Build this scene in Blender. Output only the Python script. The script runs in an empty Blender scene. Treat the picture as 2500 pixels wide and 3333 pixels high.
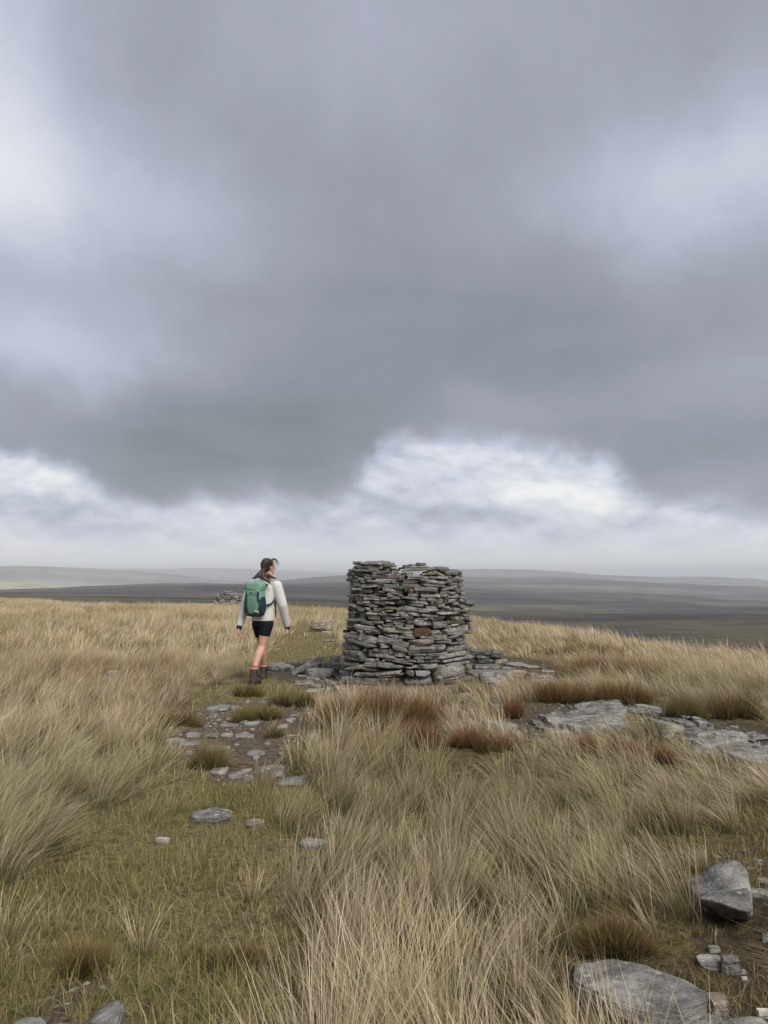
import bpy, bmesh, math, random
import numpy as np
from mathutils import Vector, Matrix
from math import radians, sin, cos, pi

random.seed(7)
RNG = np.random.default_rng(7)
scene = bpy.context.scene
COL = scene.collection

# ------------------------------------------------------------------ camera
F = 2503.0                       # focal length, in pixels of a 2500 x 3333 frame
EYE = 1.38
HZ = 1878.0                      # the row of the level horizon
PITCH = math.atan((HZ - 1666.5) / F)
cd = bpy.data.cameras.new('camera')
cd.sensor_fit = 'VERTICAL'
cd.sensor_height = 24.0
cd.lens = 24.0 * F / 3333.0
cd.clip_start = 0.05
cd.clip_end = 80000.0
cam = bpy.data.objects.new('camera', cd)
cam.location = (0, 0, EYE)
cam.rotation_euler = (pi / 2 + PITCH, 0, 0)
COL.objects.link(cam)
scene.camera = cam

# ------------------------------------------------------------------ render / exposure
scene.render.engine = 'CYCLES'
scene.cycles.use_denoising = True
scene.cycles.max_bounces = 8
scene.cycles.diffuse_bounces = 3
scene.cycles.transmission_bounces = 4
scene.cycles.volume_bounces = 2
scene.cycles.transparent_max_bounces = 8
vs = scene.view_settings
vs.view_transform = 'Standard'
vs.look = 'None'
vs.gamma = 1.0
vs.exposure = 1.2
vs.use_curve_mapping = False


def ray(px, py):
    dx = (px - 1250.0) / F
    dy = (1666.5 - py) / F
    return np.array([dx, cos(PITCH) - dy * sin(PITCH), sin(PITCH) + dy * cos(PITCH)])


def at_depth(px, py, Y):
    d = ray(px, py)
    t = Y / d[1]
    return np.array([d[0] * t, Y, EYE + d[2] * t])


def azel(px, py):
    d = ray(px, py)
    d = d / np.linalg.norm(d)
    return math.atan2(d[0], d[1]), math.asin(d[2])


def s2l(c):
    return tuple((v / 12.92 if v <= 0.04045 else ((v + 0.055) / 1.055) ** 2.4) for v in c)


# ------------------------------------------------------------------ node helpers
class NT:
    def __init__(self, tree):
        self.t = tree
        self.n = tree.nodes
        self.l = tree.links

    def new(self, typ, **kw):
        nd = self.n.new(typ)
        for k, v in kw.items():
            setattr(nd, k, v)
        return nd

    def put(self, sock, v):
        if isinstance(v, bpy.types.NodeSocket):
            self.l.new(v, sock)
        else:
            sock.default_value = v

    def math(self, op, a, b=None, c=None, clamp=False):
        nd = self.new('ShaderNodeMath', operation=op, use_clamp=clamp)
        for i, v in enumerate((a, b, c)):
            if v is not None:
                self.put(nd.inputs[i], v)
        return nd.outputs[0]

    def vmath(self, op, a, b=None):
        nd = self.new('ShaderNodeVectorMath', operation=op)
        self.put(nd.inputs[0], a)
        if b is not None:
            self.put(nd.inputs[1], b)
        return nd.outputs[0]

    def noise(self, vec, scale, detail=4.0, rough=0.55, dist=0.0, color=False):
        nd = self.new('ShaderNodeTexNoise')
        if vec is not None:
            self.l.new(vec, nd.inputs['Vector'])
        nd.inputs['Scale'].default_value = scale
        nd.inputs['Detail'].default_value = detail
        nd.inputs['Roughness'].default_value = rough
        nd.inputs['Distortion'].default_value = dist
        return nd.outputs['Color' if color else 'Fac']

    def ramp(self, fac, stops, interp='LINEAR'):
        nd = self.new('ShaderNodeValToRGB')
        cr = nd.color_ramp
        cr.interpolation = interp
        while len(cr.elements) < len(stops):
            cr.elements.new(0.5)
        for e, (p, c) in zip(cr.elements, stops):
            e.position = p
            e.color = tuple(c) + ((1.0,) if len(c) == 3 else ())
        self.put(nd.inputs[0], fac)
        return nd.outputs[0]

    def mix(self, fac, a, b, blend='MIX'):
        nd = self.new('ShaderNodeMix', data_type='RGBA', blend_type=blend)
        self.put(nd.inputs['Factor'], fac)
        self.put(nd.inputs[6], a if isinstance(a, bpy.types.NodeSocket) else tuple(a) + (1.0,))
        self.put(nd.inputs[7], b if isinstance(b, bpy.types.NodeSocket) else tuple(b) + (1.0,))
        return nd.outputs[2]

    def smooth(self, v, lo, hi, a=0.0, b=1.0):
        nd = self.new('ShaderNodeMapRange', interpolation_type='SMOOTHSTEP')
        for i, x in enumerate((v, lo, hi, a, b)):
            self.put(nd.inputs[i], x)
        return nd.outputs[0]

    def sep(self, v):
        nd = self.new('ShaderNodeSeparateXYZ')
        self.l.new(v, nd.inputs[0])
        return nd.outputs

    def comb(self, x, y, z):
        nd = self.new('ShaderNodeCombineXYZ')
        for i, v in enumerate((x, y, z)):
            self.put(nd.inputs[i], v)
        return nd.outputs[0]


# ------------------------------------------------------------------ sky
SUN_DIR = Vector((0.40, -0.62, 0.78)).normalized()      # towards the (veiled) sun
world = bpy.data.worlds.new('World')
scene.world = world
world.cycles.sampling_method = 'MANUAL'
world.cycles.sample_map_resolution = 512
world.use_nodes = True
w = NT(world.node_tree)
w.n.clear()
D = w.vmath('NORMALIZE', w.new('ShaderNodeTexCoord').outputs['Generated'])
dx, dy, dz = w.sep(D)
warp = w.sep(w.noise(D, 3.2, 7.0, 0.56, 0.3, True))
warpf = w.sep(w.noise(D, 11.0, 6.0, 0.6, 0.0, True))
az = w.math('ARCTAN2', dx, dy)
el = w.math('ARCSINE', dz)
W1 = 0.16
azw = w.math('ADD', az, w.math('ADD', w.math('MULTIPLY', w.math('SUBTRACT', warp[0], 0.5), W1 * 1.5),
                               w.math('MULTIPLY', w.math('SUBTRACT', warpf[0], 0.5), 0.07)))
elw = w.math('ADD', el, w.math('ADD', w.math('MULTIPLY', w.math('SUBTRACT', warp[1], 0.5), W1 * 0.55),
                               w.math('MULTIPLY', w.math('SUBTRACT', warpf[1], 0.5), 0.065)))
zc = w.math('ADD', w.math('MAXIMUM', dz, 0.0), 0.10)
plane = w.comb(w.math('DIVIDE', dx, zc), w.math('DIVIDE', dy, zc), 0.0)
n_plane = w.noise(plane, 1.15, 8.0, 0.58, 0.6)
n_plane2 = w.noise(plane, 2.6, 8.0, 0.6, 0.25)


def blob(px, py, sx, sy, amp):
    a, e = azel(px, py)
    qa = w.math('DIVIDE', w.math('SUBTRACT', azw, a), sx / F)
    qe = w.math('DIVIDE', w.math('SUBTRACT', elw, e), sy / F)
    q = w.math('ADD', w.math('MULTIPLY', qa, qa), w.math('MULTIPLY', qe, qe))
    return w.math('MULTIPLY', w.math('EXPONENT', w.math('MULTIPLY', q, -1.0)), amp)


# deck of grey cloud: value above its ragged base
deck = w.math('ADD', 0.628, w.math('ADD', w.math('MULTIPLY', w.math('SUBTRACT', n_plane, 0.5), 0.13), w.math('MULTIPLY', w.math('SUBTRACT', w.noise(D, 5.5, 8.0, 0.58, 0.5), 0.5), 0.10)))
for b in ((780, 1420, 620, 210, -0.125), (1650, 1130, 600, 220, -0.065), (2380, 1470, 420, 130, -0.075),
          (1300, 900, 600, 350, -0.03), (-120, 250, 300, 480, 0.20), (120, 600, 400, 220, 0.13),
          (600, 700, 260, 190, 0.07), (180, 1150, 340, 140, 0.15), (2160, 640, 400, 190, 0.16),
          (2480, 480, 260, 160, 0.07), (1180, 60, 700, 200, 0.04), (1540, 1330, 300, 90, 0.05)):
    deck = w.math('ADD', deck, blob(*b))
# brighter broken cloud far off, under the deck
puff = w.noise(w.comb(w.math('MULTIPLY', az, 5.0), w.math('MULTIPLY', el, 10.0), 3.7), 1.7, 9.0, 0.60, 0.0)
puff2 = w.noise(w.comb(w.math('MULTIPLY', az, 5.0), w.math('MULTIPLY', w.math('ADD', el, 0.014), 10.0), 3.7), 1.7, 9.0, 0.60, 0.0)
relief = w.math('SUBTRACT', puff, puff2)
low = w.math('ADD', 0.822, w.math('ADD', w.math('MULTIPLY', w.math('SUBTRACT', puff, 0.5), 0.42), w.math('MULTIPLY', relief, 0.45)))
for b in ((170, 1560, 230, 70, 0.12), (1950, 1590, 330, 110, 0.09), (1280, 1530, 240, 60, 0.05),
          (1620, 1690, 420, 50, -0.06), (300, 1690, 420, 45, -0.05), (2350, 1600, 330, 70, -0.10), (1290, 1520, 90, 60, -0.05)):
    low = w.math('ADD', low, blob(*b))
hz = w.smooth(el, 0.005, 0.085, 1.0, 0.0)
lowm = w.new('ShaderNodeMix', data_type='FLOAT')
w.put(lowm.inputs[0], hz)
w.put(lowm.inputs[2], low)
w.put(lowm.inputs[3], 0.955)
low = lowm.outputs[0]
# the deck's lower edge, as elevation over azimuth
edge_pts = [(-900, 1520), (-300, 1500), (0, 1490), (250, 1520), (420, 1590), (700, 1625), (1040, 1600), (1180, 1510), (1270, 1445),
            (1500, 1430), (1800, 1425), (1930, 1470), (2080, 1560), (2300, 1640), (2500, 1640), (2900, 1590), (3400, 1540)]
fc = w.new('ShaderNodeFloatCurve')
cv = fc.mapping.curves[0]
pts = []
for px, py in edge_pts:
    a, e = azel(px, py)
    pts.append(((a + 1.0) / 2.0, e / 0.3))
pts = [(0.0, 0.45)] + pts + [(1.0, 0.42)]
while len(cv.points) < len(pts):
    cv.points.new(0.5, 0.5)
for p, q in zip(cv.points, pts):
    p.location = q
    p.handle_type = 'AUTO'
fc.mapping.update()
w.put(fc.inputs['Value'], w.math('MULTIPLY', w.math('ADD', azw, 1.0), 0.5, clamp=True))
edge = w.math('MULTIPLY', fc.outputs[0], 0.3)
above = w.smooth(w.math('SUBTRACT', elw, edge), -0.022, 0.022)
vm = w.new('ShaderNodeMix', data_type='FLOAT')
w.put(vm.inputs[0], above)
w.put(vm.inputs[2], low)
w.put(vm.inputs[3], deck)
val = vm.outputs[0]
cloud = w.ramp(val, [(0.40, s2l((0.375, 0.402, 0.415))), (0.50, s2l((0.482, 0.510, 0.528))), (0.62, s2l((0.606, 0.622, 0.668))),
                     (0.75, s2l((0.735, 0.752, 0.825))), (0.86, s2l((0.850, 0.868, 0.905))), (1.0, s2l((0.985, 0.985, 0.985)))])
sky = w.new('ShaderNodeTexSky', sky_type='NISHITA', sun_disc=False)
sky.sun_elevation = math.asin(SUN_DIR.z)
sky.sun_rotation = math.atan2(SUN_DIR.x, SUN_DIR.y)
bg_sky = w.new('ShaderNodeBackground')
w.put(bg_sky.inputs[0], sky.outputs[0])
bg_sky.inputs[1].default_value = 0.05
bg_cloud = w.new('ShaderNodeBackground')
w.put(bg_cloud.inputs[0], cloud)
bg_cloud.inputs[1].default_value = 0.445
ms = w.new('ShaderNodeMixShader')
ms.inputs[0].default_value = 0.95
w.l.new(bg_sky.outputs[0], ms.inputs[1])
w.l.new(bg_cloud.outputs[0], ms.inputs[2])
wo = w.new('ShaderNodeOutputWorld')
w.l.new(ms.outputs[0], wo.inputs[0])

# ------------------------------------------------------------------ sun behind thin cloud
sl = bpy.data.lights.new('sun', 'SUN')
sl.energy = 1.5
sl.angle = radians(34)
sl.color = (1.0, 0.95, 0.87)
so = bpy.data.objects.new('sun', sl)
so.rotation_euler = (-SUN_DIR).to_track_quat('-Z', 'Y').to_euler()
so.location = (0, -20, 40)
COL.objects.link(so)


# ------------------------------------------------------------------ noise in numpy
def _hash(ix, iy, seed):
    h = (ix.astype(np.int64) * 374761393 + iy.astype(np.int64) * 668265263 + seed * 1442695041) & 0xFFFFFFFF
    h = ((h ^ (h >> 13)) * 1274126177) & 0xFFFFFFFF
    h = h ^ (h >> 16)
    return (h & 0xFFFFFF) / float(0xFFFFFF)


def vnoise(x, y, seed=0):
    x = np.asarray(x, float)
    y = np.asarray(y, float)
    ix = np.floor(x)
    iy = np.floor(y)
    fx = x - ix
    fy = y - iy
    fx = fx * fx * (3 - 2 * fx)
    fy = fy * fy * (3 - 2 * fy)
    ix = ix.astype(np.int64)
    iy = iy.astype(np.int64)
    a = _hash(ix, iy, seed)
    b = _hash(ix + 1, iy, seed)
    c = _hash(ix, iy + 1, seed)
    d = _hash(ix + 1, iy + 1, seed)
    return (a * (1 - fx) + b * fx) * (1 - fy) + (c * (1 - fx) + d * fx) * fy


def fbm(x, y, seed=0, octv=4):
    s = 0.0
    a = 0.5
    t = 0.0
    for i in range(octv):
        s = s + a * vnoise(x, y, seed + i * 17)
        t += a
        a *= 0.5
        x = x * 2.03 + 11.3
        y = y * 2.03 + 5.7
    return s / t


# ------------------------------------------------------------------ the shape of the land
CX = np.array([-1500, -600, 0, 100, 200, 320, 550, 850, 1000, 1100, 1300, 1546, 1685, 1944, 2060, 2129, 2262, 2500, 3200, 4200], float)
CYP = np.array([1930, 1932, 1938, 1939, 1946, 1958, 1956, 1955, 1965, 1976, 1988, 2003, 2022, 2046, 2068, 2078, 2098, 2118, 2165, 2190], float)
C_AZ = np.arctan((CX - 1250) / F)
C_S = (CYP - HZ) / F * np.cos(C_AZ)
C_R0 = np.interp(CX, [0, 1500, 1900, 2500], [11.5, 11.0, 9.5, 7.5])
GRASS_TOP = 0.26


def _solve_k():
    ks = []
    rr = np.linspace(6, 110, 800)
    for s, r0 in zip(C_S, C_R0):
        lo, hi = 1e-5, 0.2
        for _ in range(40):
            k = math.sqrt(lo * hi)
            m = np.min((EYE - GRASS_TOP + k * np.maximum(rr - r0, 0) ** 2) / rr)
            if m > s:
                hi = k
            else:
                lo = k
        ks.append(math.sqrt(lo * hi))
    return np.array(ks)


C_K = _solve_k()
RID_R = [900.0, 2600.0, 5200.0, 9000.0, 14500.0]
RID = [
    [(-1200, 1945), (0, 1932), (1100, 1950), (1550, 1990), (1900, 2000), (2230, 2001), (2500, 2003), (3500, 2010)],
    [(-1200, 1945), (0, 1921), (290, 1907), (460, 1900), (610, 1898), (1100, 1897), (1300, 1902), (1550, 1914), (1730, 1922), (2060, 1932),
     (2230, 1940), (2360, 1952), (2500, 1956), (3500, 1960)],
    [(-1200, 1890), (0, 1893), (130, 1899), (210, 1915), (300, 1920), (600, 1908), (800, 1902), (910, 1889), (1000, 1880), (1100, 1873),
     (1300, 1870), (1550, 1878), (1800, 1880), (2000, 1889), (2200, 1900), (2500, 1911), (3500, 1930)],
    [(-1200, 1840), (0, 1842), (140, 1843), (200, 1847), (350, 1852), (480, 1860), (600, 1872), (700, 1887), (800, 1890), (1000, 1886),
     (1200, 1864), (1510, 1852), (1730, 1854), (1850, 1862), (1930, 1870), (2130, 1876), (2350, 1877), (2400, 1883), (2433, 1882), (2500, 1891), (3500, 1890)],
    [(-1200, 1850), (0, 1862), (300, 1853), (420, 1851), (550, 1852), (660, 1849), (800, 1851), (900, 1856), (1000, 1859), (1100, 1864), (1300, 1872),
     (1900, 1880), (2500, 1893), (3500, 1895)],
]
PER = 2 * pi


def _pinterp(a, xs, ys):
    xs = np.asarray(xs)
    ys = np.asarray(ys)
    return np.interp(a, np.concatenate([xs, xs[:1] + PER]), np.concatenate([ys, ys[:1]]))


def moor_z(a, r):
    """height of the far land at azimuth a (from +Y towards +X), distance r"""
    a = np.where(a < -0.80, a + PER, a)
    pts_r = [350.0]
    pts_z = []
    zs = []
    for R, tab in zip(RID_R, RID):
        t = np.array(tab, float)
        ta = np.arctan((t[:, 0] - 1250) / F)
        s = (t[:, 1] - HZ) / F * np.cos(ta)
        order = np.argsort(ta)
        zs.append((R, np.interp(a, np.concatenate([ta[order], [ta[order][0] + PER]]), np.concatenate([s[order], [s[order][0]]]))))
    z0 = EYE - zs[0][1] * 900.0 - 2.0
    rs = [200.0, 480.0]
    zz = [z0 - 6, z0 - 1.0]
    for i, (R, s) in enumerate(zs):
        rs.append(R)
        zz.append(EYE - s * R)
        nxt = RID_R[i + 1] if i + 1 < len(RID_R) else R * 2.4
        rm = R + 0.33 * (nxt - R)
        rs.append(rm)
        zz.append(EYE - (s + (0.007 if i else 0.003)) * rm)
    rs.append(60000.0)
    zz.append(zz[-1] - 150)
    lr = np.log(np.maximum(r, 201.0))
    out = np.zeros_like(r)
    for i in range(len(rs) - 1):
        l0, l1 = math.log(rs[i]), math.log(rs[i + 1])
        m = (lr >= l0) & (lr <= l1 + 1e-9)
        t = np.clip((lr - l0) / (l1 - l0), 0, 1)
        t = t * t * (3 - 2 * t)
        out = np.where(m, zz[i] * (1 - t) + zz[i + 1] * t, out)
    x = r * np.sin(a)
    y = r * np.cos(a)
    rough = (fbm(x / 420.0, y / 420.0, 31, 5) - 0.5) * np.clip(r / 900.0, 0.2, 3.0) * 5.0
    return out + rough


def land_z(x, y):
    x = np.asarray(x, float)
    y = np.asarray(y, float)
    r = np.hypot(x, y)
    a = np.arctan2(x, y)
    aa = np.clip(a, -1.05, 1.05)
    k = np.interp(aa, C_AZ, C_K)
    r0 = np.interp(aa, C_AZ, C_R0)
    beh = np.clip((np.abs(a) - 1.05) / 1.0, 0, 1)
    k = k * (1 - beh) + 0.0015 * beh
    cap = 0.13
    q = np.maximum(r - r0, 0.0)
    qc = cap / (2 * k)
    fall = np.where(q < qc, k * q * q, k * qc * qc + cap * (q - qc))
    bump = (fbm(x / 1.5, y / 1.5, 3, 3) - 0.5) * 0.10 * np.clip((r - 1.0) / 3.0, 0, 1)
    bump += (fbm(x / 6.0, y / 6.0, 9, 3) - 0.5) * 0.30 * np.clip((r - 12.0) / 10.0, 0, 1)
    # the flat stance the cairn is built on
    flat = np.exp(-(((x - 0.0) / 3.2) ** 2 + ((y - 10.3) / 1.6) ** 2))
    z = bump * (1 - flat) - fall
    far = r > 180
    if np.any(far):
        m = moor_z(a, r)
        h = np.clip((r - 180) / 160.0, 0, 1)
        kk = 4.0
        sm = np.maximum(z, m) + kk * np.exp(-np.abs(z - m) / kk) * 0.25
        z = np.where(far, sm * 1.0 * h + z * (1 - h), z)
    return z


def gz(x, y):
    return float(land_z(np.array([x]), np.array([y]))[0])


def gp(px, py):
    """the point on the near ground seen at a photograph pixel"""
    d = ray(px, py)
    z = 0.0
    for _ in range(12):
        t = (z - EYE) / d[2]
        z = gz(d[0] * t, d[1] * t)
    t = (z - EYE) / d[2]
    return np.array([d[0] * t, d[1] * t, z])


# ------------------------------------------------------------------ object helpers
def link(o, parent=None):
    COL.objects.link(o)
    if parent is not None:
        o.parent = parent
    return o


def mesh_obj(name, verts, faces, mat=None, parent=None, smooth=False, sharp=None):
    me = bpy.data.meshes.new(name)
    me.from_pydata([tuple(v) for v in verts], [], faces)
    me.update()
    if smooth:
        me.polygons.foreach_set('use_smooth', np.ones(len(me.polygons), bool))
        if sharp is not None:
            me.set_sharp_from_angle(angle=sharp)
    if mat is not None:
        me.materials.append(mat)
    o = bpy.data.objects.new(name, me)
    return link(o, parent)


def tag(o, label, cat, group=None):
    o['label'] = label
    o['category'] = cat
    o['kind'] = 'thing'
    if group:
        o['group'] = group
    return o


def empty(name, loc):
    o = bpy.data.objects.new(name, None)
    o.location = loc
    o.empty_display_size = 0.2
    return link(o)


def new_mat(name):
    m = bpy.data.materials.new(name)
    m.use_nodes = True
    t = NT(m.node_tree)
    t.n.clear()
    out = t.new('ShaderNodeOutputMaterial')
    b = t.new('ShaderNodeBsdfPrincipled')
    t.l.new(b.outputs[0], out.inputs[0])
    return m, t, b, out


def bump(t, b, h, strength, dist):
    nd = t.new('ShaderNodeBump')
    nd.inputs['Strength'].default_value = strength
    nd.inputs['Distance'].default_value = dist
    t.l.new(h, nd.inputs['Height'])
    t.l.new(nd.outputs[0], b.inputs['Normal'])


# ------------------------------------------------------------------ materials
def mat_rock():
    m, t, b, _ = new_mat('gritstone')
    tc = t.new('ShaderNodeTexCoord').outputs['Object']
    oi = t.new('ShaderNodeObjectInfo')
    rnd = oi.outputs['Random']
    off = t.comb(t.math('MULTIPLY', rnd, 37.0), t.math('MULTIPLY', rnd, 71.0), t.math('MULTIPLY', rnd, 13.0))
    p = t.vmath('ADD', tc, off)
    strata = t.vmath('MULTIPLY', p, (3.0, 3.0, 22.0))
    n1 = t.noise(p, 9.0, 6.0, 0.6)
    n2 = t.noise(strata, 1.6, 5.0, 0.65)
    n3 = t.noise(p, 60.0, 4.0, 0.7)
    v = t.math('ADD', t.math('MULTIPLY', n1, 0.5), t.math('ADD', t.math('MULTIPLY', n2, 0.35), t.math('MULTIPLY', n3, 0.25)))
    base = t.ramp(v, [(0.42, (0.060, 0.057, 0.053)), (0.50, (0.135, 0.130, 0.122)), (0.57, (0.215, 0.208, 0.195)), (0.66, (0.36, 0.35, 0.325))])
    base = t.mix(1.0, base, oi.outputs['Color'], 'MULTIPLY')
    # pale and greenish lichen
    vo = t.new('ShaderNodeTexVoronoi')
    vo.inputs['Scale'].default_value = 24.0
    t.l.new(t.vmath('ADD', p, t.vmath('MULTIPLY', t.noise(p, 40.0, 3.0, 0.6, 0.0, True), (0.03, 0.03, 0.03))), vo.inputs['Vector'])
    vr = t.sep(vo.outputs['Color'])[0]
    rad = t.math('MULTIPLY', t.math('SUBTRACT', vr, 0.45), 0.75)
    l1 = t.smooth(t.math('SUBTRACT', rad, vo.outputs['Distance']), -0.03, 0.05)
    l2 = t.smooth(t.noise(p, 6.0, 3.0, 0.6), 0.38, 0.56)
    base = t.mix(t.math('MULTIPLY', t.math('MULTIPLY', l1, l2), 0.8), base, (0.46, 0.465, 0.42))
    g1 = t.smooth(t.noise(t.vmath('ADD', p, (7.1, 3.3, 1.7)), 5.0, 5.0, 0.65), 0.58, 0.75)
    base = t.mix(t.math('MULTIPLY', g1, 0.35), base, (0.13, 0.125, 0.07))
    t.l.new(base, b.inputs['Base Color'])
    b.inputs['Roughness'].default_value = 0.88
    b.inputs['Specular IOR Level'].default_value = 0.25
    h = t.math('ADD', t.math('MULTIPLY', n2, 0.7), t.math('ADD', t.math('MULTIPLY', n1, 0.7), t.math('MULTIPLY', n3, 0.35)))
    bump(t, b, h, 1.0, 0.028)
    return m


def mat_attr(name, rough=0.75, transl=0.25):
    m, t, b, out = new_mat(name)
    at = t.new('ShaderNodeAttribute', attribute_name='col')
    t.l.new(at.outputs['Color'], b.inputs['Base Color'])
    b.inputs['Roughness'].default_value = rough
    b.inputs['Specular IOR Level'].default_value = 0.2
    if transl:
        tr = t.new('ShaderNodeBsdfTranslucent')
        t.l.new(at.outputs['Color'], tr.inputs[0])
        mx = t.new('ShaderNodeMixShader')
        mx.inputs[0].default_value = transl
        t.l.new(b.outputs[0], mx.inputs[1])
        t.l.new(tr.outputs[0], mx.inputs[2])
        t.l.new(mx.outputs[0], out.inputs[0])
    return m


def mat_ground():
    m, t, b, _ = new_mat('hilltop_soil')
    at = t.new('ShaderNodeAttribute', attribute_name='col')
    pos = t.new('ShaderNodeNewGeometry').outputs['Position']
    n1 = t.noise(pos, 2.2, 6.0, 0.62)
    n2 = t.noise(pos, 19.0, 6.0, 0.68)
    n3 = t.noise(pos, 90.0, 4.0, 0.7)
    k = t.math('ADD', t.math('MULTIPLY', n2, 0.9), t.math('MULTIPLY', n3, 0.7))
    c = t.mix(1.0, at.outputs['Color'], t.ramp(k, [(0.60, (0.30, 0.27, 0.25)), (0.80, (1.0, 1.0, 1.0)), (1.0, (1.9, 1.8, 1.6))]), 'MULTIPLY')
    c = t.mix(t.smooth(t.noise(pos, 5.0, 6.0, 0.65), 0.5, 0.66, 0.0, 0.55), c, (0.085, 0.065, 0.035))
    t.l.new(c, b.inputs['Base Color'])
    b.inputs['Roughness'].default_value = 0.95
    b.inputs['Specular IOR Level'].default_value = 0.1
    bump(t, b, t.math('ADD', n2, t.math('MULTIPLY', n3, 0.5)), 1.0, 0.05)
    return m


def mat_moor():
    m, t, b, _ = new_mat('heather_moor')
    pos = t.new('ShaderNodeNewGeometry').outputs['Position']
    p = t.vmath('MULTIPLY', pos, (0.001, 0.001, 0.0))
    ps = t.vmath('MULTIPLY', pos, (0.0006, 0.0022, 0.0))
    n1 = t.noise(ps, 1.3, 7.0, 0.6, 0.5)
    n2 = t.noise(p, 5.0, 8.0, 0.66, 0.4)
    n3 = t.noise(t.vmath('MULTIPLY', pos, (0.0045, 0.016, 0.0)), 1.0, 7.0, 0.65)
    v = t.math('ADD', t.math('MULTIPLY', n1, 0.55), t.math('ADD', t.math('MULTIPLY', n2, 0.3), t.math('MULTIPLY', n3, 0.3)))
    c = t.ramp(v, [(0.46, (0.020, 0.017, 0.018)), (0.53, (0.049, 0.040, 0.049)), (0.58, (0.072, 0.061, 0.063)), (0.625, (0.118, 0.106, 0.066)),
                   (0.70, (0.21, 0.185, 0.115))])
    sx, sy, sz = t.sep(pos)
    dist = t.math('SQRT', t.math('ADD', t.math('MULTIPLY', sx, sx), t.math('MULTIPLY', sy, sy)))
    # rough green grazing on the near flats
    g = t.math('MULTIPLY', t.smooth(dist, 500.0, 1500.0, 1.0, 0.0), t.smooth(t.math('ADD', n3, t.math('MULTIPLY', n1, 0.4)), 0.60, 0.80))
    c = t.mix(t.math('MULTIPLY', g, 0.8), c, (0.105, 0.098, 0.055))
    # sunlit patch on the valley-side fields, its sunlight painted in as pale colour
    q = t.vmath('DISTANCE', pos, (-2350.0, 4800.0, -110.0))
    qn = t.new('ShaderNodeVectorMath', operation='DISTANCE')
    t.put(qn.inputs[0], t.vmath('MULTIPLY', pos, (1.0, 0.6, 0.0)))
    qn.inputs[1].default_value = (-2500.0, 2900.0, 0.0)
    sun_patch = t.math('MULTIPLY', t.smooth(t.math('ADD', qn.outputs['Value'], t.math('MULTIPLY', n2, 900.0)), 1350.0, 1850.0, 1.0, 0.0), t.smooth(n2, 0.34, 0.48))
    c = t.mix(sun_patch, c, (0.52, 0.47, 0.26))
    # paler limestone grazing on the far hills
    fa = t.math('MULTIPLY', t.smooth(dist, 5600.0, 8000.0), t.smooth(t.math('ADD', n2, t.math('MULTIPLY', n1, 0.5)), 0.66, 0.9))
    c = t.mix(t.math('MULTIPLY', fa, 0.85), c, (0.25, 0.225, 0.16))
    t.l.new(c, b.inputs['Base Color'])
    b.inputs['Roughness'].default_value = 1.0
    b.inputs['Specular IOR Level'].default_value = 0.0
    bump(t, b, t.math('ADD', n2, n3), 0.9, 30.0)
    return m


def mat_plain(name, col, rough=0.8, noise_scale=30.0, var=0.15, bump_d=0.0, bscale=None, spec=0.3):
    m, t, b, _ = new_mat(name)
    tc = t.new('ShaderNodeTexCoord').outputs['Object']
    n = t.noise(tc, noise_scale, 5.0, 0.6)
    c = t.ramp(n, [(0.3, tuple(v * (1 - var) for v in col)), (0.7, tuple(min(1, v * (1 + var)) for v in col))])
    t.l.new(c, b.inputs['Base Color'])
    b.inputs['Roughness'].default_value = rough
    b.inputs['Specular IOR Level'].default_value = spec
    if bump_d:
        bump(t, b, t.noise(tc, bscale or noise_scale, 5.0, 0.6), 0.8, bump_d)
    return m


ROCK = mat_rock()
GRASS = mat_attr('dry_grass', 0.7, 0.32)
GROUND = mat_ground()
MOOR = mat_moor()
#@@LAND

# ------------------------------------------------------------------ zones of the hilltop (outlines as seen, put on the ground)
def poly(pts):
    return np.array([gp(px, py)[:2] for px, py in pts])


def inside(P, x, y):
    c = np.zeros(x.shape, bool)
    n = len(P)
    for i in range(n):
        x0, y0 = P[i]
        x1, y1 = P[(i + 1) % n]
        cond = ((y0 > y) != (y1 > y)) & (x < (x1 - x0) * (y - y0) / ((y1 - y0) + 1e-12) + x0)
        c ^= cond
    return c


TURF = [poly([(620, 2480), (800, 2420), (960, 2540), (1000, 2640), (1010, 2760), (1080, 2840), (1010, 2960), (940, 3120), (980, 3260), (940, 3700),
              (-300, 3700), (-300, 3000), (-20, 2950), (130, 2880), (210, 2740), (290, 2640), (420, 2560)]),
        poly([(560, 2350), (620, 2270), (770, 2215), (860, 2150), (920, 2080), (965, 2020), (1000, 2018), (1040, 2080), (1110, 2130), (1110, 2280), (1010, 2300), (960, 2420), (800, 2460), (560, 2450)]),
        poly([(860, 2140), (1110, 2110), (1120, 2270), (860, 2260)]),
        poly([(950, 2110), (985, 2035), (1010, 2040), (1095, 2046), (1110, 2130)])]
DIRT = [poly([(640, 2300), (760, 2275), (1000, 2285), (1040, 2340), (950, 2480), (900, 2540), (700, 2530), (620, 2450), (530, 2430), (530, 2385)]),
        poly([(120, 3700), (190, 3270), (300, 3170), (430, 3120), (480, 3180), (420, 3260), (340, 3333), (300, 3700)])]
SCREE = [poly([(1590, 2340), (1690, 2310), (1880, 2280), (2060, 2275), (2190, 2300), (2330, 2340), (2640, 2400), (2640, 2560), (2440, 2500), (2240, 2420),
               (2100, 2385), (1900, 2400), (1640, 2400)]),
         poly([(855, 2200), (930, 2155), (1110, 2130), (1560, 2130), (1660, 2140), (1830, 2165), (1830, 2235), (1690, 2250), (1560, 2262), (1100, 2262), (990, 2250)])]
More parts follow.
